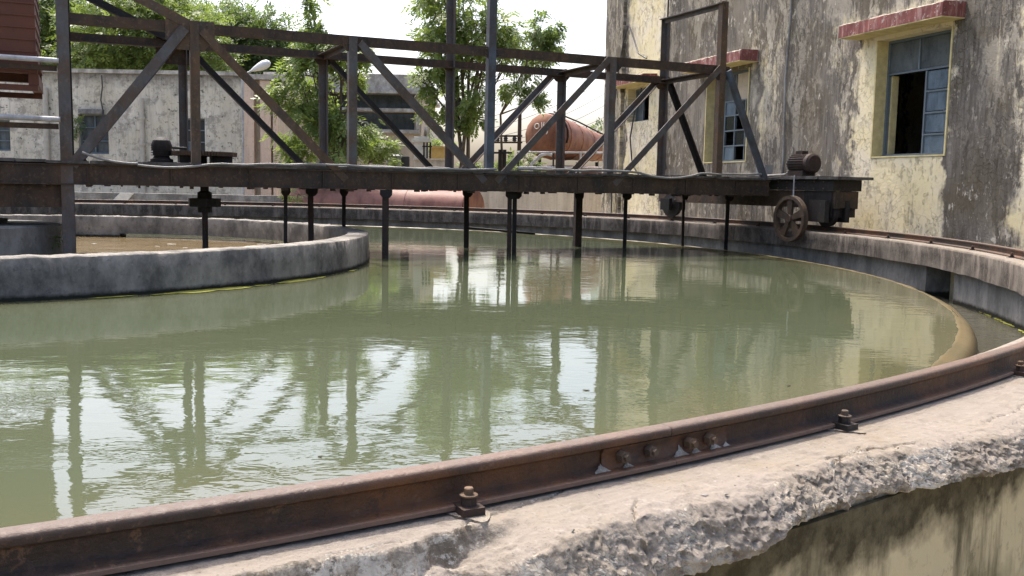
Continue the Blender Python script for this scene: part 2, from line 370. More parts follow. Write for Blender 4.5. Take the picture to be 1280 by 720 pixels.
def plain(name, c, rough=.6, var=.25, spec=.4, sc_=8.):
    t = NT(name); a = t.noise(sc_, 5, .65)
    return t.done(t.mix(t.ramp(a, [(.35, 0), (.7, 1)]), c, tuple(x * (1 - var) for x in c)), rough, t.bump(a, .15, .01), 0., spec)
def m_red():
    t = NT('red_paint'); v = t.noise(14, 6, .7, vec=t.mapv((1, 1, .15))); b = t.noise(7, 7, .75)
    c = t.mix(t.ramp(b, [(.4, 0), (.6, 1)]), (.24, .082, .072), (.16, .062, .055))
    c = t.mix(t.ramp(v, [(.50, 0), (.62, .7)]), c, (.42, .27, .235))
    c = t.mix(t.ramp(t.noise(11, 8, .8), [(.58, 0), (.61, .9)]), c, (.48, .43, .38))
    nz = t.n('ShaderNodeSeparateXYZ'); t.l(t.geo.outputs['True Normal'], nz.inputs[0])
    c = t.mix(t.rng(nz.outputs[2], .5, .8), c, t.mix(t.ramp(b, [(.4, 0), (.6, 1)]), (.40, .36, .29), (.14, .12, .10)))
    return t.done(c, .85, t.bump(b, .5, .012), 0., .2)
M['red'] = m_red()
M['yellow'] = plain('yellow_reveal', (.66, .56, .29), .9, .35, .15)
M['bluepane'] = m_stain('blue_painted_glass', (.15, .195, .235), (.085, .115, .14), None, None, .35, .38, .62, 5.)
M['greypane'] = m_stain('grey_glass', (.12, .135, .14), (.06, .07, .075), None, None, .4, .38, .62, 4.)
M['darkpane'] = plain('dark_glass', (.022, .025, .028), .15, .3, .5)
M['frame'] = plain('window_frame_paint', (.13, .165, .19), .6)
M['dark'] = plain('dark_opening', (.03, .03, .032), .8)
M['bluedoor'] = plain('blue_door_paint', (.13, .25, .36), .6)
M['pipew'] = plain('pale_pipe', (.46, .43, .37), .7)
M['cable'] = plain('grey_cable', (.21, .205, .195), .6)
M['wire'] = plain('dark_wire', (.05, .05, .055), .6)
M['lampw'] = plain('lamp_shell', (.62, .63, .63), .4, .1)
M['pot'] = plain('white_paint', (.62, .60, .55), .7)
M['drumgrey'] = plain('grey_drum', (.24, .25, .26), .5)
M['yellowp'] = plain('ochre_paint', (.50, .34, .12), .7)
M['plank'] = m_stain('deck_plank', (.12, .11, .10), (.05, .045, .04), None, None, 1., .4, .62, 6.)
M['mark'] = plain('white_mark', (.72, .70, .66), .8)
def m_rusttank(name, c1, c2, c3):
    t = NT(name); a = t.noise(1.4, 6, .65); b = t.noise(9, 5, .7); g = t.noise(4, 5, .6, vec=t.mapv((1, 1, .2)))
    c = t.mix(t.ramp(a, [(.38, 0), (.62, 1)]), c1, c2); c = t.mix(t.ramp(g, [(.5, 0), (.7, .75)]), c, c3)
    c = t.mix(t.ramp(b, [(.58, 0), (.7, .5)]), c, tuple(x * .5 for x in c1))
    return t.done(c, .6, t.bump(b, .25, .01), 0., .3)
M['rusttank'] = m_rusttank('rusty_tank_plate', (.17, .066, .036), (.27, .125, .07), (.085, .034, .024))
M['pinktank'] = m_rusttank('faded_red_tank', (.19, .085, .066), (.24, .125, .10), (.09, .042, .036))
M['drum'] = m_rusttank('red_rust_sheet', (.085, .032, .021), (.12, .042, .022), (.042, .020, .016))

def m_leaf(name, c1, c2, tr=.35):
    t = NT(name)
    a = t.n('ShaderNodeObjectInfo'); v = t.noise(1.1, 3, .6); f = t.noise(9., 2, .5)
    c = t.mix(t.ramp(t.math('ADD', t.math('MULTIPLY', v, .6), t.math('MULTIPLY', f, .4)), [(.38, 0), (.62, 1)]), c1, c2)
    m = t.done(c, .45, None, 0., .35)
    tb = t.n('ShaderNodeBsdfTranslucent'); t.l(t.mix(.5, c, tuple(min(1, x * y) for x, y in zip(c2, (2.0, 2.2, 1.0)))), tb.inputs[0])
    mx = t.n('ShaderNodeMixShader'); mx.inputs[0].default_value = tr
    out = t.t.nodes['Material Output']
    t.l(t.b.outputs[0], mx.inputs[1]); t.l(tb.outputs[0], mx.inputs[2]); t.l(mx.outputs[0], out.inputs[0])
    return m
M['leaf1'] = m_leaf('leaf_bright', (.092, .138, .038), (.175, .222, .070))
M['leaf2'] = m_leaf('leaf_mid', (.075, .115, .038), (.138, .182, .064))
M['leaf3'] = m_leaf('leaf_dark', (.060, .096, .036), (.118, .158, .060))
M['bark'] = plain('bark', (.13, .105, .08), .9, .5, .1)
M['algae'] = plain('algae_scum', (.22, .23, .04), .7, .6, .2, 20.)
M['foam'] = plain('foam', (.62, .60, .54), .7, .2)

# ================================================================== THE GROUND AND THE WATER
g = MB(); g.add([(-300, -200, 0), (300, -200, 0), (300, 500, 0), (-300, 500, 0)], [(0, 1, 2, 3)])
tag(obj('ground', g, M['soil'], smooth=False), kind='structure')
def annulus(r0, r1, z, n=160, m=1):
    b = MB(); vs = [pol(r0 + (r1 - r0) * k / m, 2 * math.pi * i / n, z) for i in range(n) for k in range(m + 1)]
    b.add(vs, [(i * (m + 1) + k, i * (m + 1) + k + 1, ((i + 1) % n) * (m + 1) + k + 1, ((i + 1) % n) * (m + 1) + k) for i in range(n) for k in range(m)])
    return b
tag(obj('water', annulus(4.30, 10.03, ZW), M['water'], smooth=False), kind='structure')
tag(obj('water', annulus(0.5, 4.28, ZW + .006), M['ringwater'], smooth=False), kind='structure')
tag(obj('water', annulus(10.10, 10.80, .455), M['chanwater'], smooth=False), kind='structure')

# ================================================================== THE SETTLING TANK
def fr(x, y, z, o=4, H=1.): return noise.fractal(Vector((x, y, z)), H, 2.0, o)
tank = thing('settling_tank', 'large round concrete settling tank with a chipped sunlit coping, full of green water', 'tank', (C.x, C.y, 0))
b = MB(); b.sweep([(10.98, -.1), (11.028, -.1), (11.028, .95), (10.98, .95)], 0, 360, 300); obj('outer_wall', b, M['tankwall'], tank)
b = MB(); b.sweep([(10.70, .2), (10.978, .2), (10.978, .80), (10.70, .80)], .6, 356.7, 240); obj('channel_wall', b, M['lining'], tank)
b = MB(); vs = []; nw = 620
for i in range(nw):
    a = 2 * math.pi * i / nw; x, y = math.cos(a) * 10, math.sin(a) * 10
    q = .004 * fr(x * 1.2, y * 1.2, 2) + .004 * fr(x * 9, y * 9, 5); q2 = .004 * fr(x * 3, y * 3, 8) + .003 * fr(x * 12, y * 12, 1)
    vs += [pol(r, a, z_) for r, z_ in ((9.97, .2), (9.975 + q, .655), (9.99 + q, .683 + q2), (10.012 + q, .690 + q2), (10.04 + q, .684 + q2), (10.075 + q, .667 + q2 * 1.5), (10.105 + q, .640 + q2 * 2), (10.122 + q, .60), (10.13, .2))]
b.add(vs, [(i * 9 + j, (i + 1) % nw * 9 + j, (i + 1) % nw * 9 + (j + 1) % 9, i * 9 + (j + 1) % 9) for i in range(nw) for j in range(9)])
obj('weir', b, M['weir'], tank, ang=60)

A0, A1 = -64., -43.                                            # near stretch modelled finely
EDGE = [(-90, 11.06), (-66, 11.05), (-60, 11.0), (-58, 10.97), (-56.9, 10.93), (-56.2, 11.02), (-55.3, 11.0), (-54.6, 11.0), (-53.8, 11.02), (-52.9, 10.99), (-51.5, 10.995), (-50.2, 11.05), (-49.1, 11.09), (-47, 11.10), (-36, 11.09), (0, 11.09)]
def interp(x, tab):
    for (a, va), (c_, vc) in zip(tab, tab[1:]):
        if a <= x <= c_: return va + (vc - va) * (x - a) / (c_ - a)
    return tab[-1][1]
random.seed(4)
CRACKS = []                                                    # (angle, r) polylines on the top
def crack(a, r, da, dr, n):
    pts = [(a, r)]
    for i in range(n):
        pts.append((pts[-1][0] + da / n + random.uniform(-.028, .028), pts[-1][1] + dr / n + random.uniform(-.006, .006)))
    CRACKS.append(pts)
crack(-56.6, 10.87, 1.3, -.045, 26); crack(-57.2, 10.88, -2.6, .05, 40); crack(-53.2, 10.985, 1.7, -.05, 34); crack(-52.0, 10.94, 1.5, .05, 26); crack(-55.3, 10.99, .5, -.07, 16); crack(-48.8, 11.0, 2., -.06, 30)
SEG = [(p, q) for c_ in CRACKS for p, q in zip(c_, c_[1:])]
def crackd(a, r):
    best = 1.
    x = R(a) * 10.95
    for (a0, r0), (a1, r1) in SEG:
        if abs(a - a0) > 1.0: continue
        x0, x1 = R(a0) * 10.95, R(a1) * 10.95
        dx, dy = x1 - x0, r1 - r0; L = dx * dx + dy * dy
        t_ = max(0, min(1, ((x - x0) * dx + (r - r0) * dy) / L)) if L > 0 else 0
        best = min(best, math.hypot(x - x0 - t_ * dx, r - r0 - t_ * dy))
    return best
def coping_near():
    na = 1300; vs = []; rows = None
    for i in range(na + 1):
        a = A0 + (A1 - A0) * i / na; fade = min(1, (a - A0) / 2., (A1 - a) / 2.); ra = R(a)
        x, y = math.cos(ra) * 11, math.sin(ra) * 11
        re = interp(a, EDGE) - .018 * fade + fade * (.014 * fr(x * 4, y * 4, 1.3) + .008 * fr(x * 19, y * 19, 4.1) + .004 * fr(x * 60, y * 60, 9.1))
        chip = max(0, min(1, (-56.0 - a) / .6)) * fade             # the stretch where the skin has broken off
        prof = [(10.58, .80), (10.58, .92), (10.582, 1.02), (10.59, ZC)]
        NTOP = 82
        for k in range(1, NTOP + 1):
            f = k / NTOP; r = 10.59 + (re - 10.59) * f; z = ZC + fade * (.002 * fr(x * f * 6, y * 6 + r * 9, .2) + .0012 * fr(x * 60, r * 60, 2))
            d = crackd(a, r)
            if d < .0034: z -= .010 * (1 - d / .0034) * fade
            e = re - r
            if e < .045: z -= fade * (.045 - e) * .12 * (1 + 1.1 * fr(x * 26, y * 26, r * 26)) - fade * (.045 - e) * .09 * fr(x * 90, y * 90, r * 90)
            cz = r - (10.90 + .035 * fr(x * 4, y * 4, 7.7) + .015 * fr(x * 22, y * 22, 3.))
            if chip > 0 and cz > 0:
                z -= chip * (min(cz * 1.6, .028) + .012 * abs(fr(x * 24, y * 24, r * 24)) + min(.012, cz * .8))
            prof.append((r, z))
        zt = prof[-1][1]
        NF = 30
        depth = .062 + .034 * max(0, min(1, (-53.2 - a) / 1.5)) + fade * (.016 * fr(x * 3, y * 3, 5.5))
        for k in range(1, NF + 1):
            f = k / NF
            bul = .052 * min(1., f / .75) ** .9
            keep = fade * (1 - .75 * max(0, (f - .8) / .2)) * min(1, .35 + f * 3)
            jag = .007 * fr(x * 9, y * 9, f * 1.6 + 3) + .011 * (noise.voronoi(Vector((x * 30, y * 30, f * 3.2)))[0][0] - .4) + .008 * (noise.voronoi(Vector((x * 75, y * 75, f * 7.)))[0][0] - .4) + .005 * fr(x * 60, y * 60, f * 8) + .004 * fr(x * 140, y * 140, f * 20)
            r = re + fade * bul * (1 + .35 * fr(x * 2.2, y * 2.2, 9.)) + keep * jag
            z = zt - depth * f + keep * (.004 * fr(x * 21, y * 21, f * 5 + 11) + .004 * fr(x * 70, y * 70, f * 15))
            prof.append((r, z))
        prof.append((11.015, zt - depth - .006)); prof.append((10.99, .80))
        rows = len(prof)
        vs += [pol(r, ra, z) for r, z in prof]
    fs = [(i * rows + j, (i + 1) * rows + j, (i + 1) * rows + (j + 1) % rows, i * rows + (j + 1) % rows) for i in range(na) for j in range(rows)]
    bb = MB(); bb.add(vs, fs); return bb
b = coping_near()
n2 = 700; vs = []                                             # the rest of the ring, a little uneven
for i in range(n2 + 1):
    a = R(A1 + (360 + A0 - A1) * i / n2); x, y = math.cos(a) * 11, math.sin(a) * 11
    w = min(1, i / 12, (n2 - i) / 12)
    q = w * .012 * fr(x * 3, y * 3, .5); q2 = w * .010 * fr(x * 4, y * 4, 3.5); q3 = w * .008 * fr(x * 9, y * 9, 6)
    prof = [(10.58 + q, .80 + q2), (10.585 + q3 + q * .5, .92), (10.58 + q, 1.015), (10.592 + q, ZC + q3 * .4), (10.8, ZC), (interp(-43, EDGE) + q2 - .01, ZC), (11.10 + q2, 1.01), (11.09 + q, .93), (11.0, .90), (10.99, .80)]
    m = len(prof); vs += [pol(r, a, z) for r, z in prof]
b.add(vs, [(i * m + j, (i + 1) * m + j, (i + 1) * m + (j + 1) % m, i * m + (j + 1) % m) for i in range(n2) for j in range(m)])
obj('coping', b, M['coping'], tank, ang=75)

rb = MB(); random.seed(33)
for k in range(260):
    a = random.uniform(-60, -48); r = interp(a, EDGE) - .03 - abs(random.gauss(0, .09))
    if r < 10.83: continue
    w = min(.006, .001 + random.expovariate(1 / .0012)); p = pol(r, R(a), ZC - .002 + w * .25)
    if a < -56.0 and r > 10.86: p.z -= .022
    d = [Vector((random.gauss(0, 1), random.gauss(0, 1), random.gauss(0, .7))).normalized() * w * random.uniform(.7, 1.3) for _ in range(6)]
    e1, e2, e3 = Vector((w, 0, 0)), Vector((0, w * random.uniform(.5, 1), 0)), Vector((0, 0, w * .6))
    rb.add([p + e1 + d[0] * .4, p - e1 + d[1] * .4, p + e2 + d[2] * .4, p - e2 + d[3] * .4, p + e3 + d[4] * .3, p - e3], [(0, 2, 4), (2, 1, 4), (1, 3, 4), (3, 0, 4), (2, 0, 5), (1, 2, 5), (3, 1, 5), (0, 3, 5)])
tag(obj('rubble', rb, M['grout'], smooth=False), 'loose concrete crumbs lying along the broken coping edge', 'rubble', kind='stuff')
# ------------------------------------------------------------------ rail and its clips
rail = thing('circular_rail', 'rusty brown steel crane rail bent in a circle on top of the tank coping', 'rail', (C.x, C.y, ZC))
h = ZRAIL - ZC
hp = [(-.036, .004), (.036, .004), (.0365, .0115), (.033, .0125), (.012, .0165), (.006, .021), (.005, .050), (.008, .055), (.019, .060), (.0205, .066), (.0205, .073), (.018, h - .002), (.011, h), (-.011, h), (-.018, h - .002), (-.0205, .073), (-.0205, .066), (-.019, .060), (-.008, .055), (-.005, .050), (-.006, .021), (-.012, .0165), (-.033, .0125), (-.0365, .0115)]
def rail_run(a0, a1, n):
    bb = MB(); bb.sweep([(RR + x, ZC + .003 + z_) for x, z_ in hp], a0, a1, n); return bb
JOINT = -53.72
for k in range(6):
    obj('rail_length', rail_run(JOINT - 60 * k - .004, JOINT - 60 * (k + 1) + .004, 90), M['rail'], rail, ang=40)
fp = MB(); fp.sweep([(RR + .0065, ZC + .021), (RR + .015, ZC + .0185), (RR + .013, ZC + .026), (RR + .0095, ZC + .033), (RR + .0095, ZC + .049), (RR + .0165, ZC + .0605), (RR + .007, ZC + .061)], JOINT - .95, JOINT + .95, 16)
obj('joint_plate', fp, M['rail'], rail)
for da in (-.70, -.30, .30, .62):
    a = R(JOINT + da); p = pol(RR + .012, a, ZC + .040); ax = Vector((math.cos(a), math.sin(a), 0))
    q = MB(); q.lathe(p, ax, [(.0135, 0), (.0135, .003), (.0125, .003), (.0125, .016), (.0075, .017), (.0075, .024)], 6)
    obj('joint_bolt', q, M['brown'], rail)
def splat(a, r, z, w, seed):                                   # dried mortar stuck on the foot and web
    rg = random.Random(seed); a = R(a); p = pol(r, a, z); ax = Vector((-math.sin(a), math.cos(a), 0)); rd = Vector((math.cos(a), math.sin(a), 0))
    q = MB(); pts = []; n = 34; top = rg.uniform(.5, 1.0); lean = rg.uniform(-.3, .3)
    for k in range(n + 1):
        f = k / n; u = -1 + 2 * f; hgt = (1 - abs(u) ** .7) * top * (1 + .5 * fr(u * 5, seed, 1)) + .10 + .05 * fr(u * 16, seed, 3)
        pts.append((u + lean * hgt, max(.03, hgt)))
    base = [p + ax * (u * w) - Z * .002 for u, v in pts]; mid = [p + ax * (u * w * .9) + Z * (v * w * .45) - rd * (.004 + .4 * v * w * .5) + rd * .005 for u, v in pts]; tp = [p + ax * (u * w * .8) + Z * (v * w) - rd * (.004 + .8 * v * w * .5) for u, v in pts]
    m = n + 1; q.add(base + mid + tp, [(k + o, k + 1 + o, m + k + 1 + o, m + k + o) for o in (0, m) for k in range(n)])
    return q
for k, (da, w) in enumerate(((-.98, .017), (-.62, .012), (.16, .018), (.40, .011), (.72, .015), (.90, .010))):
    obj('mortar_splash', splat(JOINT + da, RR + .0225, ZC + .0165, w * 1.3, k + 3), M['grout'], rail)

def clip_parts(root):
    p = MB(); X = Vector((1, 0, 0)); Y = Vector((0, 1, 0))
    p.box(Vector((.0, 0, .0125)), X * .032, Y * .024, Z * .0075); obj('clip_plate', p, M['rodiron'], root, local=True)
    p = MB(); p.lathe(Vector((.004, 0, .020)), Z, [(.0165, 0), (.0165, .016), (.0145, .0185)], 6); obj('nut', p, M['rodiron'], root, local=True)
    p = MB(); p.lathe(Vector((.004, 0, .0385)), Z, [(.0185, 0), (.0185, .003), (.017, .0035)], 16); obj('washer', p, M['brown'], root, local=True)
    p = MB(); p.lathe(Vector((.004, 0, .042)), Z, [(.0098, 0), (.0098, .012), (.008, .014)], 10); obj('bolt_end', p, M['brown'], root, local=True)
    p = MB(); p.prism([Vector((.006 + .046 * math.cos(u_) * (1 + .35 * math.sin(3 * u_ + 1)), .036 * math.sin(u_) * (1 + .3 * math.sin(2 * u_)), -.004)) for u_ in [2 * math.pi * q / 22 for q in range(22)]], Z * .0085); obj('grout_pad', p, M['coping'], root, local=True)
def nclip(base, a, side, label, tilt=0.):
    o = base; o.scale = (.86, .86, .86); o.location = pol(RR + side * .044, R(a), ZC); o.rotation_euler = (0, 0, R(a) + (0 if side > 0 else math.pi) + tilt); o['label'] = label
first = thing('rail_clip', 'x', 'rail clip', group='bolted clips holding the circular rail'); clip_parts(first)
used = False
NEAR = {0: 'rusty bolted rail clip beside the broken skin of the coping, nearest the camera', 1: 'rusty bolted rail clip on smooth pale coping, just past the rail joint bolts', 2: 'rusty bolted rail clip beside the rail where the rail leaves the frame'}
for k in range(63):
    a = -56.40 + 5.7 * k
    if k > 47 or (4 < k < 8 and False): pass
    for side in (1, -1):
        aa = (a + 180) % 360 - 180
        vis = aa > -60 and (aa < 150)
        if not vis: continue
        if side < 0 and aa < -32: continue
        if side > 0 and aa > 20: continue
        o = copy_tree(first) if used else first; used = True
        lab = NEAR.get(k) if side > 0 else None
        if not lab:
            lab = 'small bolted clip on the inner side of the far rail round the tank' if side < 0 else 'small bolted clip on the outer side of the rail, far round the tank'
        nclip(o, a, side, lab, R(random.uniform(-4, 4)) if k > 2 else R(-6 + 3 * k))

# ------------------------------------------------------------------ inner ring and pier
ring = MB()
def ring_arc(a0, a1, zb, n):
    vs = []
    for i in range(n + 1):
        a = R(a0 + (a1 - a0) * i / n); x, y = math.cos(a) * 4.4, math.sin(a) * 4.4
        q = .012 * fr(x * 2.5, y * 2.5, 1) + .006 * fr(x * 9, y * 9, 2); q2 = .010 * fr(x * 5, y * 5, 4) + .008 * fr(x * 16, y * 16, 8) + .005 * fr(x * 40, y * 40, 8)
        prof = [(4.16 + q, zb), (4.16 + q * .7, .85), (4.163 + q2, .998 + q2), (4.172 + q2, 1.008 + q2 * .6), (4.29, 1.009 + q * .5), (4.398 + q2, 1.008 + q2), (4.408 + q2 * 1.3, .998), (4.41 + q, .86), (4.41 + q * .6, zb)]
        vs += [pol(r, a, z_) for r, z_ in prof]
    m = 9
    fs = [(i * m + j, (i + 1) * m + j, (i + 1) * m + (j + 1) % m, i * m + (j + 1) % m) for i in range(n) for j in range(m)]
    fs += [tuple(range(m)), tuple(n * m + j for j in range(m))]
    ring.add(vs, fs)
ring_arc(-270, 30, .3, 620); ring_arc(30, 40, .745, 10); ring_arc(40, 48, .3, 8); ring_arc(48, 90, .745, 40)
tag(obj('ring_wall', ring, M['ring'], ang=70), 'low round concrete wall standing in the pool around muddy brown water', 'wall')
b = MB(); b.lathe(C + Z * .3, Z, [(.97, 0), (.97, .745), (.945, .77)], 40)
tag(obj('centre_pier', b, M['pier']), 'stout grey concrete pier under the bridge inside the round wall', 'pier')
random.seed(9)
sc_ = MB()
for px, py, w in ((278, 366, .30), (300, 364, .16), (383, 352, .22), (405, 348, .10), (150, 372, .12), (340, 358, .08), (430, 338, .08)):
    v = at(px, py, 1.); t_ = (ZW + .003 - EYE) / (v.z - EYE); p = Vector((v.x * t_, v.y * t_, ZW + .003 + w * .002))
    a_ = math.atan2(p.y - C.y, p.x - C.x); p = pol(4.43 + random.uniform(.03, .10), a_, p.z); tx = Vector((-math.sin(a_), math.cos(a_), 0)); ty = Vector((math.cos(a_), math.sin(a_), 0))
    poly = [p + tx * math.cos(u_) * w * 1.6 * random.uniform(.6, 1.1) + ty * math.sin(u_) * w * .35 * random.uniform(.5, 1.1) for u_ in [2 * math.pi * k / 18 for k in range(18)]]
    sc_.prism(poly, Z * .002)
for k in range(46):
    a_ = R(random.uniform(-20, -7)); w = random.uniform(.015, .05); p = pol(10.70 - w * .5, a_, .459); tx = Vector((-math.sin(a_), math.cos(a_), 0)); ty = Vector((math.cos(a_), math.sin(a_), 0))
    sc_.prism([p + tx * math.cos(u_) * w * 1.9 * random.uniform(.5, 1.1) + ty * math.sin(u_) * w * .5 * random.uniform(.5, 1.1) for u_ in [2 * math.pi * q / 10 for q in range(10)]], Z * (.002 + .0001 * k))
tag(obj('algae', sc_, M['algae'], smooth=False), 'yellow green algae scum along the foot of the walls', 'algae', kind='stuff')
fo = MB(); random.seed(12)
for k in range(34):
    a_ = R(random.uniform(40, 85)); rr = random.uniform(1.6, 4.05); p = pol(rr, a_, ZW + .010); w = random.uniform(.02, .07)
    if random.random() < .8: p = pol(random.uniform(3.0, 4.12), R(random.uniform(0, 42)), ZW + .010)
    w *= .7
    fo.prism([p + Vector((math.cos(u_) * w * 2 * random.uniform(.5, 1), math.sin(u_) * w * .8 * random.uniform(.5, 1), 0)) for u_ in [2 * math.pi * q / 9 for q in range(9)]], Z * .003)
for k in range(26):
    p = pol(random.uniform(10.15, 10.36), R(random.uniform(-31, -26)), .459); w = random.uniform(.008, .022)
    fo.prism([p + Vector((math.cos(u_) * w * 1.6 * random.uniform(.5, 1), math.sin(u_) * w * random.uniform(.5, 1), 0)) for u_ in [2 * math.pi * q / 8 for q in range(8)]], Z * .003)
fd = MB()
for k in range(150):
    a_ = random.uniform(0, 2 * math.pi); rr = random.choice((random.uniform(4.5, 5.2), random.uniform(4.6, 9.9), random.uniform(9.5, 9.95))); p = pol(rr, a_, ZW + .001); w = random.uniform(.006, .022); th_ = random.uniform(0, 6.28)
    e1 = Vector((math.cos(th_), math.sin(th_), 0)) * w; e2 = Vector((-math.sin(th_), math.cos(th_), 0)) * w * random.uniform(.25, .5)
    fd.prism([p + e1, p + e2, p - e1, p - e2], Z * .003)
tag(obj('floating_debris', fd, M['bark'], smooth=False), 'small leaves and bits floating on the green pool', 'debris', kind='stuff')
tag(obj('foam', fo, M['foam'], smooth=False), 'pale foam flecks floating on the muddy water', 'foam', kind='stuff')

# ================================================================== THE SCRAPER BRIDGE
br = thing('scraper_bridge', 'long dark steel truss bridge spanning from the centre pier to the rail', 'bridge', (C.x, C.y, 1.1))
NP = [2.37, 4.16, 5.95, 7.70, 9.47]
ZB, ZT, ZTOP = 1.515, 1.765, 3.32
for sd_ in (1, -1):
    off = .75 * sd_; so_ = N * sd_
    b = MB(); b.fbox(B, -1.7, 10.35, off - .05, off + .05, ZB, ZT - .03)
    b.fbox(B, -1.7, 10.35, off - .075, off + .075, ZB + .0, ZB + .014); b.fbox(B, -1.7, 10.35, off - .073, off + .073, ZT - .044, ZT - .031)
    for k in range(14):
        st = -1.3 + .85 * k
        b.fbox(B, st - .006, st + .006, off + sd_ * .0505 if sd_ > 0 else off - .074, off + .074 if sd_ > 0 else off - .0505, ZB + .015, ZT - .045)
    for k in range(60):
        st = random.uniform(-1.6, 10.3); hh = random.uniform(.008, .03)
        b.fbox(B, st, st + random.uniform(.02, .07), off - .06, off - .06 + random.uniform(.05, .12), ZB - hh, ZB - .001)
    obj('deck_beam', b, M['beam'], br)
    b = MB(); b.lbar(B(1.0, off, ZTOP - .055), B(9.5, off, ZTOP - .055), .11, .09, so_, 1 if sd_ > 0 else -1)
    obj('top_chord', b, M['beam'], br)
    for i, s in enumerate(NP):
        zt = {2: 4.9, 4: 4.20}.get(i, ZTOP - .01)
        p = MB(); p.lbar(B(s, off + sd_ * .030, ZB + .005), B(s, off + sd_ * .030, zt), .10, .09, so_, -1)
        obj('post', p, M['blue'] if (i == 2 and sd_ > 0) else M['brown'] if i in (0, 4) and sd_ > 0 else M['grey'], br)
    dg = [((1.10, ZT - .05), (2.28, ZTOP - .06)), ((2.45, ZTOP - .08), (4.08, ZB + .10)), ((4.24, ZTOP - .08), (5.87, ZB + .12)), ((6.02, ZB + .12), (7.64, ZTOP - .02)), ((7.76, ZB + .12), (9.42, ZTOP - .02))]
    mats = ['grey', 'brown', 'grey', 'grey', 'grey'] if sd_ > 0 else ['grey', 'black', 'black', 'grey', 'grey']
    for i, ((s0, z0), (s1, z1)) in enumerate(dg):
        if sd_ < 0 and i == 0: pass
        p = MB(); p.lbar(B(s0, off + sd_ * .050, z0), B(s1, off + sd_ * .050, z1), .085 if i else .11, .08, so_, 1 if s1 > s0 and sd_ > 0 else -1)
        obj('diagonal', p, M[mats[i]], br)
    p = MB()
    if sd_ > 0: p.tube([B(9.55, off + .03, ZTOP - .06), B(10.28, off + .03, ZT - .02)], .055, 12)
    else: p.lbar(B(9.55, off, ZTOP - .08), B(10.28, off, ZT - .02), .08, .07, so_)
    obj('end_strut', p, M['blue'] if sd_ > 0 else M['black'], br)
    # inclined stay above the inner end of the top chord
    p = MB(); p.lbar(B(2.30, off + sd_ * .018, ZTOP - .02), B(1.12, off + sd_ * .018, 3.84), .10, .08, so_)
    obj('stay', p, M['brown'] if sd_ > 0 else M['black'], br)
    gz = [(2.33, ZTOP - .12, .26, .18), (4.17, ZTOP - .08, .13, .10), (5.95, ZTOP - .07, .10, .07), (7.70, ZTOP - .09, .14, .10), (9.46, ZTOP - .09, .13, .11), (1.12, ZT - .10, .17, .16), (4.10, ZB + .10, .16, .11), (5.92, ZB + .10, .17, .12), (7.72, ZB + .10, .12, .11), (2.37, ZB + .10, .09, .10)]
    for s, z_, a_, c_ in gz:
        p = MB(); poly = [(-a_, -c_ * .4), (-a_ * .55, -c_), (a_ * .55, -c_), (a_, -c_ * .3), (a_, c_ * .8), (-a_, c_ * .8)]
        if z_ < 2: poly = [(x, -y) for x, y in poly]
        p.prism([B(s + x, off + sd_ * .008, z_ + y) for x, y in poly], so_ * .010)
        for bx in (-.7, -.35, .35, .7):
            for bz in (-.25, .55):
                p.lathe(B(s + bx * a_, off + sd_ * .018, z_ + bz * c_ * (1 if z_ > 2 else -1)), so_, [(.013, 0), (.012, .006), (.006, .010)], 8)
        obj('gusset_plate', p, M['brown'] if s in (2.33, 4.10) and sd_ > 0 else M['beam'], br)
# tall mast at the inner end
for sd_ in (1, -1):
    b = MB(); b.lbar(B(1.05, .80 * sd_, .35 if sd_ > 0 else ZB), B(1.05, .80 * sd_, 4.6), .12, .10, N * sd_, -1); obj('mast', b, M['grey'] if sd_ > 0 else M['black'], br)
b = MB(); b.fbox(B, .985, 1.115, .72, .79, .35, 1.60); obj('mast_foot', b, M['brown'], br)
for s, zt in ((9.47, 4.16), (5.95, 4.86)):
    b = MB(); b.lbar(B(s, -.80, zt), B(s, .80, zt), .07, .07, U); obj('portal_beam', b, M['grey'], br)
for s in (2.37, 4.16, 7.70, 9.47):
    b = MB(); b.lbar(B(s, -.73, ZTOP - .09), B(s, .73, ZTOP - .09), .07, .07, U); obj('cross_beam', b, M['beam'], br)
for s in [0.2 + .9 * k for k in range(12)]:
    b = MB(); b.fbox(B, s - .03, s + .03, -.69, .69, ZB + .03, ZB + .13); obj('floor_beam', b, M['black'], br)
random.seed(21); b = MB(); s = -1.7
while s < 10.2:
    w = random.uniform(.25, .6); z0 = ZT - .028 + random.uniform(0, .012); e = random.uniform(-.03, .05)
    b.fbox(B, s, s + w - .012, -.80 - e, .815 + random.uniform(-.03, .04), z0, z0 + .028 + random.uniform(0, .01)); s += w
obj('deck', b, M['plank'], br)
b = MB(); b.fbox(B, -1.7, 1.02, -.70, .74, 1.27, ZB - .002); obj('centre_box', b, M['beam'], br)
b = MB(); b.lathe(C + Z * 1.068, Z, [(.42, 0), (.42, .05), (.30, .06), (.30, .20)], 32); obj('slew_bearing', b, M['black'], br)
for z_ in (2.20, 2.81):
    b = MB(); b.tube([B(-1.6, .80, z_ + .02), B(1.0, .80, z_)], .028, 12); obj('handrail', b, M['gal'], br)
    b = MB(); b.fbox(B, -1.6, .98, .69, .75, z_ - .10, z_ - .045); obj('handrail_angle', b, M['beam'], br)
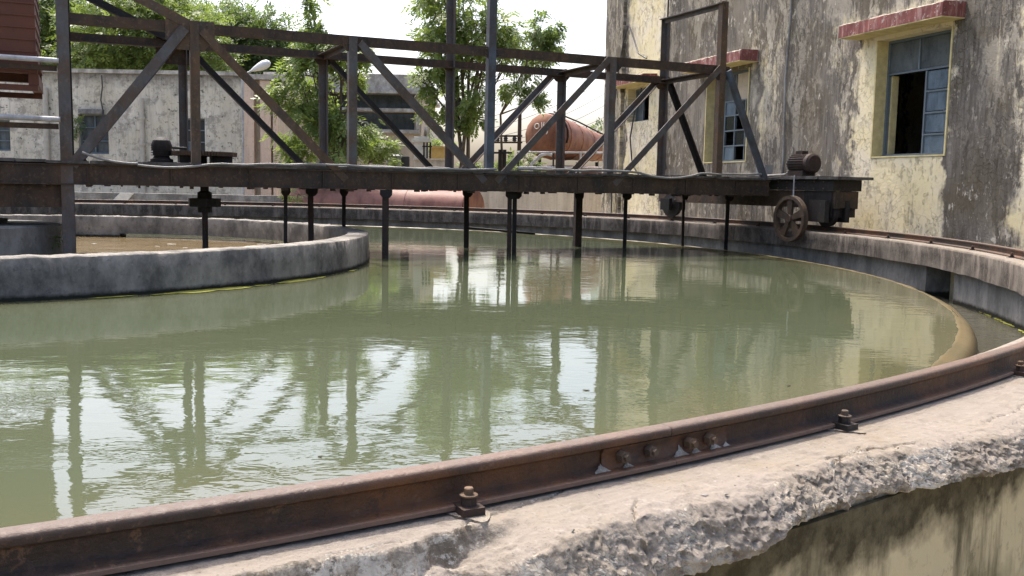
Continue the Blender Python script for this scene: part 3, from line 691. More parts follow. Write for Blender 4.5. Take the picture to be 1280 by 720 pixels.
# hanging scraper rods
RODS = [(3.45, .30, .016), (3.82, .05, .026), (4.33, -.35, .018), (4.57, .78, .030), (6.22, -.73, .028), (6.33, .56, .022), (6.47, .42, .022), (8.05, -.86, .055), (8.45, -.05, .022), (9.95, -1.0, .018), (10.30, -.10, .024)]
for k, (s, n_, r) in enumerate(RODS):
    n2_ = max(-.78, min(.78, n_)); flat = r > .05
    p = MB()
    if flat: p.fbox(B, s - .055, s + .055, n2_ - .04, n2_ + .04, .3, ZB)
    else: p.lbar(B(s, n2_, .3), B(s, n2_, ZB - .002), r * 2.7, r * 2.3, N)
    rod = obj('scraper_rod', p, M['rodiron'] if k % 2 else M['black'], br)
    p = MB(); q = .075 if r > .02 else .055
    p.prism([B(s + x, n2_ + .02, ZB + y) for x, y in ((-q, -.002), (q, -.002), (q, -.06), (r + .012, -.10), (-r - .012, -.10), (-q, -.06))], N * .02)
    obj('rod_bracket', p, M['black'], rod)
b = MB(); b.tube([B(6.2, -.7, .98), B(7.2, -.5, .90)], .018, 8); obj('rod_tie', b, M['black'], br)

# ------------------------------------------------------------------ things carried by the bridge
gear = thing('gear_drive', 'flat horizontal gear wheel on the bridge deck turning a vertical shaft below', 'gear drive', B(2.54, 0, 1.79))
b = MB(); prof = []
n = 72
for zc in (1.875, 1.925):
    for i in range(n * 2):
        rr = .385 if i % 2 else .36
        prof.append(B(2.54 + rr * math.cos(math.pi * i / n), rr * math.sin(math.pi * i / n), zc))
b.add(prof, [tuple(range(2 * n)), tuple(range(2 * n, 4 * n))] + [(i, (i + 1) % (2 * n), 2 * n + (i + 1) % (2 * n), 2 * n + i) for i in range(2 * n)])
obj('gear_wheel', b, M['brown'], gear, smooth=False)
b = MB(); b.lathe(B(2.54, 0, .35), Z, [(.035, 0), (.035, 1.56)], 14); obj('shaft', b, M['rodiron'], gear)
b = MB(); b.lathe(B(2.54, 0, 1.2), Z, [(.085, 0), (.085, .07), (.19, .07), (.19, .17), (.085, .17), (.085, .24), (.05, .26), (.05, .31)], 10); obj('coupling', b, M['black'], gear)
b = MB(); b.fbox(B, 2.25, 2.42, -.16, .16, 1.795, 1.872); b.fbox(B, 2.62, 2.85, -.16, .16, 1.795, 1.872); obj('bearing_block', b, M['black'], gear)

def motor(name, label, F, a, k, z, r, L, alongA, mat):
    m_ = thing(name, label, 'motor', F(a, k, z))
    ax = (F(1, 0, 0) - F(0, 0, 0)) if alongA else (F(0, 1, 0) - F(0, 0, 0)); p = F(a, k, z + r + .05)
    q = MB(); q.lathe(p - ax * L * .5, ax, [(r * .55, 0), (r * .92, .02), (r * .92, L * .78)], 24); obj('body', q, mat, m_)
    e = ax.cross(Z)
    q = MB()
    for i in range(22):
        u_ = 2 * math.pi * i / 22; d = e * math.cos(u_) + Z * math.sin(u_)
        q.box(p + d * r * .95 + ax * L * -.08, ax * L * .36, d * r * .085, d.cross(ax) * r * .03)
    obj('cooling_fins', q, mat, m_)
    q = MB(); q.lathe(p + ax * L * .30, ax, [(r * 1.05, 0), (r * 1.05, L * .14), (r * .85, L * .2), (r * .5, L * .21)], 24); obj('fan_cowl', q, mat, m_)
    q = MB(); q.box(p + Z * r * 1.12 - ax * L * .1, ax * L * .15, e * r * .4, Z * r * .22); obj('terminal_box', q, mat, m_)
    q = MB(); q.box(p - Z * (r * .95 + .012) - ax * L * .08, ax * L * .34, e * r * .85, Z * .036); obj('foot', q, mat, m_)
    q = MB(); q.tube([p - ax * L * .5, p - ax * (L * .5 + .12)], r * .14, 10); obj('output_shaft', q, M['rodiron'], m_)
    return m_
mo = thing('upright_motor', 'dark iron upright motor with a domed top beside the gear wheel', 'motor', B(2.06, 0, 1.79))
b = MB(); b.lathe(B(2.06, 0, 1.795), Z, [(.13, 0), (.13, .03), (.10, .04), (.085, .07), (.10, .075), (.10, .13), (.115, .135), (.118, .2), (.10, .25), (.06, .28), (.02, .29)], 20); obj('body', b, M['black'], mo)
b = MB(); b.fbox(B, 1.90, 2.22, -.14, .14, 1.776, 1.794); obj('base_plate', b, M['black'], mo)
b = MB(); b.tube([B(2.16, 0, 1.965), B(2.34, 0, 1.962)], .014, 8); obj('output_shaft', b, M['black'], mo)
b = MB()
for k in range(5): b.lathe(B(2.06, 0, 1.868 + .028 * k), Z, [(.122, 0), (.122, .008)], 20)
obj('cooling_fins', b, M['black'], mo)

hop = thing('rusty_hopper', 'flat ribbed red brown rusty steel hopper above the left end of the bridge', 'hopper', B(0, 0, 1.79))
b = MB(); b.fbox(B, -1.25, .78, -.60, .60, 2.802, 4.3)
for k in range(11):
    z_ = 2.90 + .125 * k; b.fbox(B, -1.262, .792, -.612, .612, z_, z_ + .018)
b.fbox(B, -1.27, .80, -.62, .62, 2.775, 2.83)
obj('shell', b, M['drum'], hop)
b = MB()
for n_ in (-.57, .57): b.fbox(B, -1.25, .79, n_ - .03, n_ + .03, 2.68, 2.772); b.fbox(B, -1.25, .79, n_ - .03, n_ + .03, 2.50, 2.56)
for s_ in (-1.2, .75): b.fbox(B, s_ - .05, s_ + .05, -.605, .605, 2.562, 2.678)
obj('support_frame', b, M['drum'], hop)
for s_ in (-1.1, .05):
    for n_ in (-.55, .55):
        b = MB(); b.fbox(B, s_ - .04, s_ + .04, n_ - .04, n_ + .04, 1.80, 2.498); obj('leg', b, M['beam'], hop)

def sag(p, q, n, dz, rr=.0):
    return [p.lerp(q, i / n) - Z * dz * 4 * (i / n) * (1 - i / n) + Vector((0, 0, rr * math.sin(i * 1.7))) for i in range(n + 1)]
b = MB(); b.tube(sag(B(1.2, .86, 1.86), B(1.75, .86, 1.755), 8, .03) + sag(B(1.75, .86, 1.74), B(2.5, .86, 1.765), 8, .03) + sag(B(2.5, .86, 1.765), B(3.9, .87, 1.80), 10, .0, .006)[1:] + sag(B(3.9, .87, 1.80), B(6.0, .86, 1.795), 12, .02, .004)[1:], .013, 8)
tag(obj('power_cable', b, M['cable']), 'grey power cable draped along the near edge of the deck, left half', 'cable')
b = MB(); b.tube(sag(B(6.3, .86, 1.805), B(7.4, .86, 1.81), 8, .0, .006) + sag(B(7.4, .86, 1.81), B(8.1, .86, 1.80), 8, -.01)[1:] + sag(B(8.1, .86, 1.80), B(9.1, .87, 1.81), 14, .07)[1:] + sag(B(9.1, .87, 1.81), B(10.3, .80, 1.83), 10, .01, .004)[1:], .015, 8)
tag(obj('power_cable', b, M['cable']), 'grey power cable sagging over the beam beside the end carriage', 'cable')
b = MB(); b.tube([B(s, -.2 + .12 * math.sin(s * 4), 1.80 + .012 * math.sin(s * 7)) for s in [3.2 + .12 * k for k in range(24)]], .016, 8)
tag(obj('water_hose', b, M['cable']), 'pale hose lying along the middle of the bridge deck', 'hose')

# ------------------------------------------------------------------ end carriage
ca = thing('end_carriage', 'black steel end carriage that carries the bridge along the rail by the yellow wall', 'carriage', T(0, 0, ZRAIL))
b = MB(); b.fbox(T, -2.46, 1.96, -.20, -.12, 1.36, 1.60); b.fbox(T, -2.46, 1.96, .12, .20, 1.36, 1.60); b.fbox(T, -2.46, -2.40, -.12, .12, 1.37, 1.59); b.fbox(T, 1.90, 1.96, -.12, .12, 1.37, 1.59)
obj('side_frame', b, M['beam'], ca)
b = MB(); b.fbox(T, -.6, 1.95, -.24, .26, 1.603, 1.755); b.fbox(T, 1.35, 1.90, -.215, .215, 1.24, 1.602); obj('upper_box', b, M['black'], ca)
b = MB()
for k in range(7): b.fbox(T, -.62 + .39 * k, -.24 + .39 * k, -.30 - .01 * (k % 3), .32, 1.757 + .003 * (k % 2), 1.795 + .004 * (k % 3))
obj('platform', b, M['plank'], ca)
for t_ in (-2.05, 1.75):
    a = TH - math.asin(t_ / RR); p = pol(RR, a, ZRAIL + .19); ax = Vector((math.cos(a), math.sin(a), 0))
    q = MB(); q.lathe(p - ax * .06, ax, [(.10, 0), (.12, .01), (.21, .012), (.21, .03), (.187, .034), (.187, .10), (.12, .11), (.10, .12)], 36)
    wh = obj('rail_wheel', q, M['black'], ca)
    q = MB(); q.lathe(p - ax * .17, ax, [(.05, 0), (.05, .34)], 14); obj('axle', q, M['rodiron'], wh)
    for k in (-1, 1):
        q = MB(); cpt = p + ax * (.16 * k); tt = Vector((-ax.y, ax.x, 0)); q.box(cpt + Z * .02, tt * (.11 if t_ < 0 else .20), ax * .035, Z * (.10 if t_ < 0 else .15)); obj('axle_box', q, M['black'], ca)
wc = T(1.30, -.40, 1.20); wr = .325
q = MB(); q.lathe(wc - U * .035, U, [(wr - .045, 0), (wr, 0), (wr, .07), (wr - .045, .07), (wr - .045, 0)], 48)
# open rim: build as ring without caps
q = MB(); n = 56
for i in range(n):
    pass
vs = []; 
for i in range(n):
    u_ = 2 * math.pi * i / n; d = N * math.cos(u_) + Z * math.sin(u_)
    vs += [wc + d * wr - U * .04, wc + d * wr + U * .04, wc + d * (wr - .05) + U * .04, wc + d * (wr - .05) - U * .04]
q.add(vs, [(i * 4 + j, ((i + 1) % n) * 4 + j, ((i + 1) % n) * 4 + (j + 1) % 4, i * 4 + (j + 1) % 4) for i in range(n) for j in range(4)])
dwl = obj('drive_wheel', q, M['brown'], ca)
q = MB(); q.lathe(wc - U * .055, U, [(.06, 0), (.06, .11)], 20); obj('hub', q, M['brown'], dwl)
q = MB()
for i in range(5):
    u_ = 2 * math.pi * i / 5 + .35; d = N * math.cos(u_) + Z * math.sin(u_); e = N * -math.sin(u_) + Z * math.cos(u_)
    vs = [wc + d * .05 + e * .032 * j + U * .02 * k for j in (-1, 1) for k in (-1, 1)] + [wc + d * (wr - .045) + e * .058 * j + U * .018 * k for j in (-1, 1) for k in (-1, 1)]
    q.add(vs, [(0, 1, 3, 2), (4, 6, 7, 5), (0, 4, 5, 1), (2, 3, 7, 6), (0, 2, 6, 4), (1, 5, 7, 3)])
obj('spokes', q, M['brown'], dwl)
q = MB(); q.lathe(wc, U, [(.035, 0), (.035, .30)], 14); obj('shaft', q, M['rodiron'], dwl)
q = MB()
for i in range(14):
    p = T(1.34, -.40, 1.80 - .022 * i); q.box(p, (U if i % 2 else N) * .010, (N if i % 2 else U) * .004, Z * .014)
obj('drive_chain', q, M['gal'], ca)
q = MB()
for k in range(13):
    for z_ in (1.63, 1.725): q.lathe(T(-.52 + .19 * k, -.24, z_), -U, [(.014, 0), (.012, .010), (.006, .014)], 6)
for k in range(12): q.lathe(T(-2.3 + .36 * k, -.20, 1.40), -U, [(.014, 0), (.012, .010), (.006, .014)], 6)
obj('bolt_row', q, M['brown'], ca)
q = MB(); q.tube([T(.2, -.1, 1.815), T(.5, -.16, 1.815), T(.8, -.12, 1.83), T(.95, -.02, 1.95), T(1.05, 0, 2.08)], .014, 8); obj('conduit', q, M['cable'], ca)
q = MB(); q.fbox(T, -.1, .12, .05, .2, 1.80, 1.98); obj('switch_box', q, M['drumgrey'], ca)
motor('electric_motor', 'black finned electric motor on the platform of the end carriage', T, 1.12, -.06, 1.80, .135, .47, True, M['rodiron'])

# ================================================================== THE RIGHT BUILDING
bd = thing('plastered_building', 'tall building with peeling yellow plaster, black streaks and red window hoods', 'building', W(3, .1, 0))
S0, S1, HT = -9., 9.35, 9.5
WIN = [(-1.72, -.24, 2.08, 3.74), (3.10, 4.62, 2.08, 3.74), (7.10, 8.20, 3.05, 3.80), (5.0, 5.9, 6.0, 7.0)]
def wall_with_openings(F, s0, s1, z0, z1, wins, k0, k1):
    bb = MB(); ss = sorted({s0, s1, *[w[0] for w in wins], *[w[1] for w in wins]}); zs = sorted({z0, z1, *[w[2] for w in wins], *[w[3] for w in wins]})
    def hole(a, z_): return any(w[0] < a < w[1] and w[2] < z_ < w[3] for w in wins)
    vid = {}
    def v(a, k, z_):
        key = (round(a, 4), k, round(z_, 4))
        if key not in vid: vid[key] = len(bb.v); bb.v.append(tuple(F(a, k, z_)))
        return vid[key]
    S_, Z_ = len(ss) - 1, len(zs) - 1
    for i in range(S_):
        for j in range(Z_):
            a, c_, d, e = ss[i], ss[i + 1], zs[j], zs[j + 1]; am, zm = (a + c_) / 2, (d + e) / 2
            if hole(am, zm): continue
            for k in (k0, k1): bb.f.append((v(a, k, d), v(c_, k, d), v(c_, k, e), v(a, k, e)))
            for (da, dz, q) in ((-1, 0, ((a, d), (a, e))), (1, 0, ((c_, d), (c_, e))), (0, -1, ((a, d), (c_, d))), (0, 1, ((a, e), (c_, e)))):
                na, nz_ = (a - .001 if da < 0 else c_ + .001) if da else am, (d - .001 if dz < 0 else e + .001) if dz else zm
                if na < s0 or na > s1 or nz_ < z0 or nz_ > z1 or hole(na, nz_):
                    (x0, y0), (x1, y1) = q; bb.f.append((v(x0, k0, y0), v(x1, k0, y1), v(x1, k1, y1), v(x0, k1, y0)))
    return bb
b = wall_with_openings(W, S0, S1, 0, HT, WIN, 0, .30)
b.fbox(W, S1 - .3, S1 - .001, .302, 8, 0, HT); b.fbox(W, S0, S0 + .3, .302, 8, 0, HT); b.fbox(W, S0 + .302, S1 - .302, 7.7, 8, 0, HT)
obj('wall', b, M['plaster'], bd, smooth=False)
b = MB(); b.fbox(W, S0 - .2, S1 + .2, -.2, 8.2, HT + .002, HT + .2); obj('roof', b, M['ridge'], bd)
b = MB(); b.fbox(W, 8.42, S1 + .04, -.07, -.002, 0, HT); obj('corner_pilaster', b, M['plaster'], bd, smooth=False)
def hood(s0, s1, z0, z1, dep):
    p = MB(); n_ = 60; vs = []
    for i in range(n_ + 1):
        q = s0 + (s1 - s0) * i / n_
        def w_(k): return .010 * fr(q * 4, k * 3.1, s0) + .006 * fr(q * 17, k * 2.3, s0)
        vs += [W(q, -.002, z0 + .012), W(q, -dep + w_(1) * .6, z0 + .012), W(q, -dep + w_(2) * .6, (z0 + z1) / 2), W(q, -dep + w_(3) * .6, z1 - .02 + w_(4)), W(q, -dep + .03, z1 + w_(5)), W(q, -.002, z1 + .01 + w_(6))]
    p.add(vs, [(i * 6 + j, (i + 1) * 6 + j, (i + 1) * 6 + (j + 1) % 6, i * 6 + (j + 1) % 6) for i in range(n_) for j in range(6)] + [tuple(range(6)), tuple(n_ * 6 + j for j in range(6))])
    o = obj('window_hood', p, M['red'], bd)
    p = MB(); p.fbox(W, s0 + .003, s1 - .003, -dep + .003, -.002, z0, z0 + .011); obj('hood_soffit', p, M['yellow'], o)
hood(-1.90, .16, 3.80, 4.00, .36); hood(2.86, 4.95, 3.80, 4.00, .36); hood(6.75, 8.55, 3.83, 3.99, .36)
def pane(fr_, s0, s1, z0, z1, k, mat):
    p = MB(); p.fbox(W, s0, s1, k, k + .008, z0, z1); return obj('pane', p, mat, fr_)
def win_frame(s0, s1, z0, z1, k, vert, hor, w=.035):
    p = MB()
    for s_ in (s0 + w / 2, s1 - w / 2): p.fbox(W, s_ - w / 2, s_ + w / 2, k - .02, k + .03, z0, z1)
    for z_ in (z0 + w / 2, z1 - w / 2): p.fbox(W, s0 + w, s1 - w, k - .018, k + .028, z_ - w / 2, z_ + w / 2)
    for s_, za, zb in vert: p.fbox(W, s_ - w * .4, s_ + w * .4, k - .016, k + .026, za, zb)
    for z_, sa, sb in hor: p.fbox(W, sa, sb, k - .014, k + .024, z_ - w * .35, z_ + w * .35)
    return obj('window', p, M['frame'], bd)
def lining(s0, s1, z0, z1):
    p = MB(); e = .004
    p.fbox(W, s0 + e, s0 + .03, -.012, .298, z0 + e, z1 - e); p.fbox(W, s1 - .03, s1 - e, -.012, .298, z0 + e, z1 - e)
    p.fbox(W, s0 + .03, s1 - .03, -.010, .296, z0 + e, z0 + .025)
    obj('window_reveal', p, M['yellow'], bd)
s0, s1, z0, z1 = WIN[0]; lining(s0, s1, z0, z1)
fr1 = win_frame(s0 + .03, s1 - .03, z0 + .025, z1, .20, [(-.90, 3.28, 3.70), (-1.06, 2.12, 3.25)], [(3.27, s0 + .065, s1 - .065)] + [(2.10 + .29 * k, s0 + .07, -1.075) for k in (1, 2, 3)])
pane(fr1, -.885, s1 - .066, 3.29, 3.70, .205, M['greypane']); pane(fr1, s0 + .066, -.915, 3.29, 3.70, .206, M['greypane'])
for k in range(4): pane(fr1, s0 + .066, -1.075, 2.125 + .29 * k, 2.385 + .285 * k, .205, M['bluepane'])
p = MB(); p.fbox(W, -.33, -.30, .235, .34, 2.13, 3.25); tag(obj('open_casement', p, M['yellow'], fr1), 'open casement leaf swung into the dark room')
s0, s1, z0, z1 = WIN[1]; lining(s0, s1, z0, z1)
fr2 = win_frame(s0 + .03, s1 - .03, z0 + .025, z1, .20, [(3.50, 2.12, 3.22), (3.86, 2.12, 3.7), (4.22, 2.12, 3.22)], [(3.22, s0 + .065, s1 - .065)] + [(2.12 + .28 * k, s0 + .065, s1 - .065) for k in (1, 2, 3)])
pat = [['darkpane', 'darkpane', 'bluepane', 'darkpane'], ['bluepane', 'darkpane', 'darkpane', 'darkpane'], ['darkpane', 'darkpane', 'darkpane', 'bluepane'], ['bluepane', 'darkpane', 'bluepane', 'bluepane']]
for r_ in range(4):
    for c_ in range(4):
        if pat[r_][c_] == 'darkpane' and (r_ + c_) % 2: continue
        sa = [s0 + .066, 3.515, 3.875, 4.235][c_]; sb = [3.485, 3.845, 4.205, s1 - .066][c_]
        pane(fr2, sa, sb, 2.135 + .28 * r_, 2.385 + .28 * r_, .204, M[pat[r_][c_]])
pane(fr2, s0 + .066, 3.845, 3.235, z1 - .036, .205, M['tan']); pane(fr2, 3.875, s1 - .066, 3.235, z1 - .036, .205, M['greypane'])
s0, s1, z0, z1 = WIN[2]
fr3 = win_frame(s0 + .004, s1 - .004, z0 + .004, z1 - .004, .22, [(7.45, z0 + .04, z1 - .04), (7.82, z0 + .04, z1 - .04)], [])
pane(fr3, 7.835, s1 - .04, z0 + .04, z1 - .04, .225, M['greypane'])
s0, s1, z0, z1 = WIN[3]
fr4 = win_frame(s0 + .004, s1 - .004, z0 + .004, z1 - .004, .2, [(5.45, z0 + .04, z1 - .04)], [])
pane(fr4, s0 + .04, 5.43, z0 + .04, z1 - .04, .205, M['bluepane'])
def on_wall(pts, k=-.03): return [W(s_, k, z_) for s_, z_ in pts]
b = MB(); b.tube(on_wall([(6.25, 9.0), (6.24, 6), (6.28, 4.2), (6.2, 3.4), (6.32, 2.6), (6.1, 2.0), (6.5, 1.75), (7.2, 1.75), (7.75, 2.1), (7.9, 2.7), (7.7, 3.3), (7.4, 3.75)], -.05), .018, 8)
tag(obj('wall_cable', b, M['wire']), 'dark cable looping down the yellow wall below the small window', 'cable')
b = MB(); b.tube(on_wall([(8.7, .6), (8.75, 2.2), (8.7, 3.5), (8.55, 4.2), (8.3, 4.9), (8.05, 5.2), (7.8, 4.9), (7.5, 4.5), (7.1, 4.35)], -.1), .018, 8)
tag(obj('wall_cable', b, M['wire']), 'dark cable arching over the red hood of the small window', 'cable')
b = MB(); b.tube(on_wall([(1.9, 9.2), (1.92, 6), (1.88, 4.5), (1.95, 3.4), (1.9, 2.3), (1.92, .4)], -.035), .022, 8)
tag(obj('conduit_pipe', b, M['lowwall']), 'thin pale conduit running down the stained wall between two windows', 'pipe')

# ================================================================== BACKGROUND BUILDINGS AND WALLS
def front(d0, px0, px1, py_top, zb=0.):
    a, c_ = at(px0, py_top, d0), at(px1, py_top, d0); return a.x, c_.x, max(a.z, c_.z)
D1 = 30.
lb = thing('whitewashed_building', 'low whitewashed building with black mildew spots and small dark windows', 'building', at(150, 222, D1) * 1)
lb.location.z = 0
x0, x1 = at(-420, 150, D1).x, at(302, 150, D1).x; zt = at(150, 92, D1).z
LW = []
def rc(px0, px1, py0, py1, d):
    a, c_ = at(px0, py1, d), at(px1, py0, d); return (a.x, c_.x, a.z, c_.z)
LWP = [(99, 135, 143, 192), (227, 256, 148, 192), (-22, 12, 150, 188), (-190, -150, 150, 190)]
LW = [rc(*w, D1) for w in LWP]
def FY(a, k, z_): return Vector((a, D1 + k, z_))
b = wall_with_openings(FY, x0, x1, 0, zt, LW, 0, .3); b.abox(x0, x1, D1 + 7.7, D1 + 8, 0, zt); b.abox(x0, x0 + .3, D1 + .302, D1 + 7.69, 0, zt); b.abox(x1 - .3, x1 - .002, D1 + .302, D1 + 7.69, 0, zt)
obj('wall', b, M['white'], lb, smooth=False)
b = MB(); b.abox(x0 - .05, x1 + .0, D1 - .06, D1 + 8.05, zt + .002, zt + .12); obj('roof', b, M['ridge'], lb)
for i, (a, c_, z0, z1) in enumerate(LW):
    p = MB(); w = .05
    p.abox(a + .003, a + w, D1 + .12, D1 + .17, z0 + .003, z1 - .003); p.abox(c_ - w, c_ - .003, D1 + .12, D1 + .17, z0 + .003, z1 - .003)
    p.abox(a + w, c_ - w, D1 + .121, D1 + .169, z0 + .003, z0 + w); p.abox(a + w, c_ - w, D1 + .121, D1 + .169, z1 - w, z1 - .003)
    m_ = (a + c_) / 2; p.abox(m_ - .02, m_ + .02, D1 + .125, D1 + .165, z0 + w, z1 - w)
    for k in (1, 2): zz = z0 + (z1 - z0) * k / 3; p.abox(a + w, m_ - .021, D1 + .126, D1 + .164, zz - .018, zz + .018); p.abox(m_ + .021, c_ - w, D1 + .126, D1 + .164, zz - .018, zz + .018)
    f_ = obj('window', p, M['frame'], lb)
    p = MB(); p.abox(a + w, c_ - w, D1 + .175, D1 + .185, z0 + w, z1 - w); obj('pane', p, M['greypane'] if i in (0, 2) else M['darkpane'], f_)
    if i == 1:
        p = MB(); p.abox(a + w, m_, D1 + .172, D1 + .1745, z0 + w, z0 + (z1 - z0) * .35); obj('pane', p, M['bluepane'], f_)
p = MB(); q_ = rc(100, 130, 137, 142, D1); p.abox(q_[0], q_[1], D1 - .14, D1 - .003, q_[2], q_[3]); obj('window_ledge', p, M['lowwall'], lb)
for px in (58, 178):
    p = MB(); t0 = at(px, 110, D1); p.tube([Vector((t0.x, D1 - .10, .1)), Vector((t0.x, D1 - .10, t0.z if px < 100 else zt - .75))], .085 if px < 100 else .07, 12)
    for zz in (1.5, 2.6, 3.4): p.tube([Vector((t0.x, D1 - .10, zz)), Vector((t0.x, D1 - .10, zz + .08))], .105, 12)
    obj('downpipe', p, M['pipew'], lb)
p = MB(); pts = [at(127, 94, D1 - .1), at(128, 108, D1 - .12), at(126, 125, D1 - .08), at(129, 140, D1 - .1), at(128, 160, D1 - .1), at(120, 178, D1 - .4)]; p.tube(pts, .022, 6)
tag(obj('roof_cable', p, M['wire']), 'black cable hanging from the whitewashed roof past a window', 'cable')
# pink corner block
pk = thing('pink_block', 'narrow pink rendered block with vertical pilasters beside the whitewashed wall', 'building', (at(320, 222, D1).x, D1, 0))
xa, xb = x1 + .003, at(345, 150, D1).x
b = MB(); b.abox(xa, xb, D1 + .25, D1 + 7, 0, zt - .1); obj('wall', b, M['dark'] if False else M['tan'], pk, smooth=False)
for pa, pb in ((302.4, 317), (325, 338), (341, 345)):
    p = MB(); p.abox(at(pa, 150, D1).x, at(pb, 150, D1).x, D1 + .02, D1 + .248, 0, zt - .12); obj('pilaster', p, M['pink'], pk, smooth=False)
b = MB(); b.abox(xa, xb, D1 - .05, D1 + 7.05, zt - .098, zt + .06); obj('roof', b, M['ridge'], pk)
# mid building
D2 = 36.
mb_ = thing('balcony_building', 'tan two storey building with a grey parapet and a dark recessed balcony', 'building', (at(440, 222, D2).x, D2, 0))
xa, xb = at(334, 150, D2).x, at(527, 150, D2).x; zt2 = at(430, 92, D2).z
op = [rc(395, 521, 117, 137, D2), rc(395, 520, 141, 160, D2)]
def FM(a, k, z_): return Vector((a, D2 + k, z_))
zpar = at(430, 112, D2).z
b = wall_with_openings(FM, xa, xb, 0, zpar, op, 0, .3); b.abox(xa, xb, D2 + 5.7, D2 + 6, 0, zpar); b.abox(xa, xa + .3, D2 + .302, D2 + 5.69, 0, zpar); b.abox(xb - .3, xb, D2 + .302, D2 + 5.69, 0, zpar)
obj('wall', b, M['tan'], mb_, smooth=False)
b = MB(); b.abox(xa - .1, xb + .12, D2 - .10, D2 + 6.1, zpar + .002, zt2); b.abox(xa - .2, xb + .2, D2 - .22, D2 + 6.2, zpar - .12, zpar); obj('parapet', b, M['ridge'], mb_)
q_ = op[1]; b = MB(); b.abox(q_[0] - .15, q_[1] + .15, D2 - .12, D2 - .003, q_[2] - .14, q_[2] - .02); b.abox(q_[1] + .02, q_[1] + .16, D2 - .10, D2 - .004, q_[2] - .018, q_[3] + .02); b.abox(q_[0] - .1, q_[1] + .16, D2 - .11, D2 - .004, q_[3] + .022, q_[3] + .14)
obj('balcony_frame', b, M['ridge'], mb_)
for w in op:
    p = MB(); p.abox(w[0], w[1], D2 + .6, D2 + .65, w[2], w[3]); obj('balcony_screen', p, M['greypane'], mb_)
b = MB(); b.abox(xb + .122, at(535, 150, D2).x, D2 + 1, D2 + 6, 0, at(530, 158, D2).z); obj('side_stair_wall', b, M['white'], mb_, smooth=False)
p = MB(); q_ = rc(350, 366, 172, 201, D2 - .1); p.abox(q_[0], q_[1], D2 - .08, D2 - .003, 0.02, q_[3]); obj('door', p, M['bluedoor'], mb_)
# low walls
b = MB(); b.abox(-18, at(352, 245, 25).x, 25, 25.35, 0, at(250, 243, 25).z)
tag(obj('low_wall', b, M['lowwall']), 'low grey concrete kerb wall in front of the whitewashed building', 'wall')
p = MB(); a = at(136, 243, 24.6); p.box(Vector((a.x + .15, 24.72, a.z - .03)), Vector((.24, .1, 0)), Vector((-.05, .22, -.03)), Z * .02)
sp = p
p = MB(); zlw = at(250, 243, 25).z; p.prism([Vector((a.x - .1, 24.97, zlw - .25)), Vector((a.x + .30, 24.97, zlw - .25)), Vector((a.x + .50, 24.97, zlw + .0)), Vector((a.x + .15, 24.97, zlw + .0))], Vector((0, -.04, 0)))
tag(obj('stone_slab', p, M['foam']), 'pale stone slab leaning on the low grey wall', 'slab')
b = MB(); b.abox(at(597, 245, 26.5).x, W(S1, 0, 0).x + .6, 26.5, 26.8, 0, 1.72)
tag(obj('boundary_wall', b, M['beigewall'], smooth=False), 'stained beige wall running behind the rail towards the tall building', 'wall')

# ------------------------------------------------------------------ tanks behind
D3 = 24.6
pt = thing('fallen_tank', 'long faded red steel tank lying on its side behind the rail', 'storage tank', (at(480, 240, D3).x, D3, 0))
pa, pb = at(366, 246, D3 + .6), at(584, 250, D3 - .5); rad = .47; pa.z = 1.02; pb.z = .95
ax = (pb - pa); L = ax.length
b = MB(); b.lathe(pa, ax, [(.15, -.10), (rad * .7, -.05), (rad, 0), (rad, L * .33), (rad + .012, L * .33), (rad + .012, L * .35), (rad, L * .35), (rad, L * .66), (rad + .012, L * .66), (rad + .012, L * .68), (rad, L * .68), (rad, L), (rad * .7, L + .05), (.15, L + .1)], 40); obj('shell', b, M['pinktank'], pt)
for f in (.2, .8):
    p = pa.lerp(pb, f); q = MB(); q.box(Vector((p.x, p.y, .28)), Vector((.12, 0, 0)), Vector((0, .5, 0)), Z * .28); obj('cradle', q, M['lowwall'], pt)
fl = MB(); c0 = at(592, 246, D3 - .5); c0.z = .98; dv = Vector((1, -.55, 0)).normalized()
fl.lathe(c0 - dv * .03, dv, [(.44, 0), (.50, .0), (.50, .06), (.40, .06)], 36)
tag(obj('flange_plate', fl, M['rusttank']), 'round orange flange plate standing at the end of the fallen red tank', 'flange')

D4 = 33.
rtk = thing('rusty_tanker', 'tilted rusty brown tank with white paint marks on its blunt end, above a railing', 'storage tank', (at(700, 222, D4).x, D4, 0))
c0, c1 = at(679, 169, D4), at(752, 186, D4 + 3.4); ax = (c1 - c0).normalized(); L = (c1 - c0).length
r0 = 27.5 / 1200 * D4; r1 = r0 * .62
b = MB(); b.lathe(c0, ax, [(r0 * .55, -.16), (r0 * .86, -.06), (r0 * .97, .0), (r0, .08), (r0, .62), (r0 * 1.02, .62), (r0 * 1.02, .68), (r0, .68), (r1, L)], 16); obj('shell', b, M['rusttank'], rtk)
for f in (.25,):
    p = c0 + ax * .35; q = MB(); ring_pts = []
    e = ax.cross(Z).normalized(); g_ = e.cross(ax)
    q.tube([p + (e * math.cos(u_) + g_ * math.sin(u_)) * (r0 * 1.03) for u_ in [math.pi * k / 14 * 1.2 - .3 for k in range(15)]], .03, 6); obj('strap', q, M['black'], rtk)
q = MB(); q.tube([c0 + ax * .6 + g_ * (r0 + .12), c0 + ax * (L * .55) + g_ * (r0 * .85 + .12), c1 + g_ * (r1 + .08)], .03, 6)
for f in (.3, .5, .7, .9): pp = c0.lerp(c1, f); rr_ = r0 + (r1 - r0) * f; q.tube([pp + g_ * (rr_ - .02), pp + g_ * (rr_ + .11)], .02, 6)
obj('top_rail', q, M['black'], rtk)
q = MB()
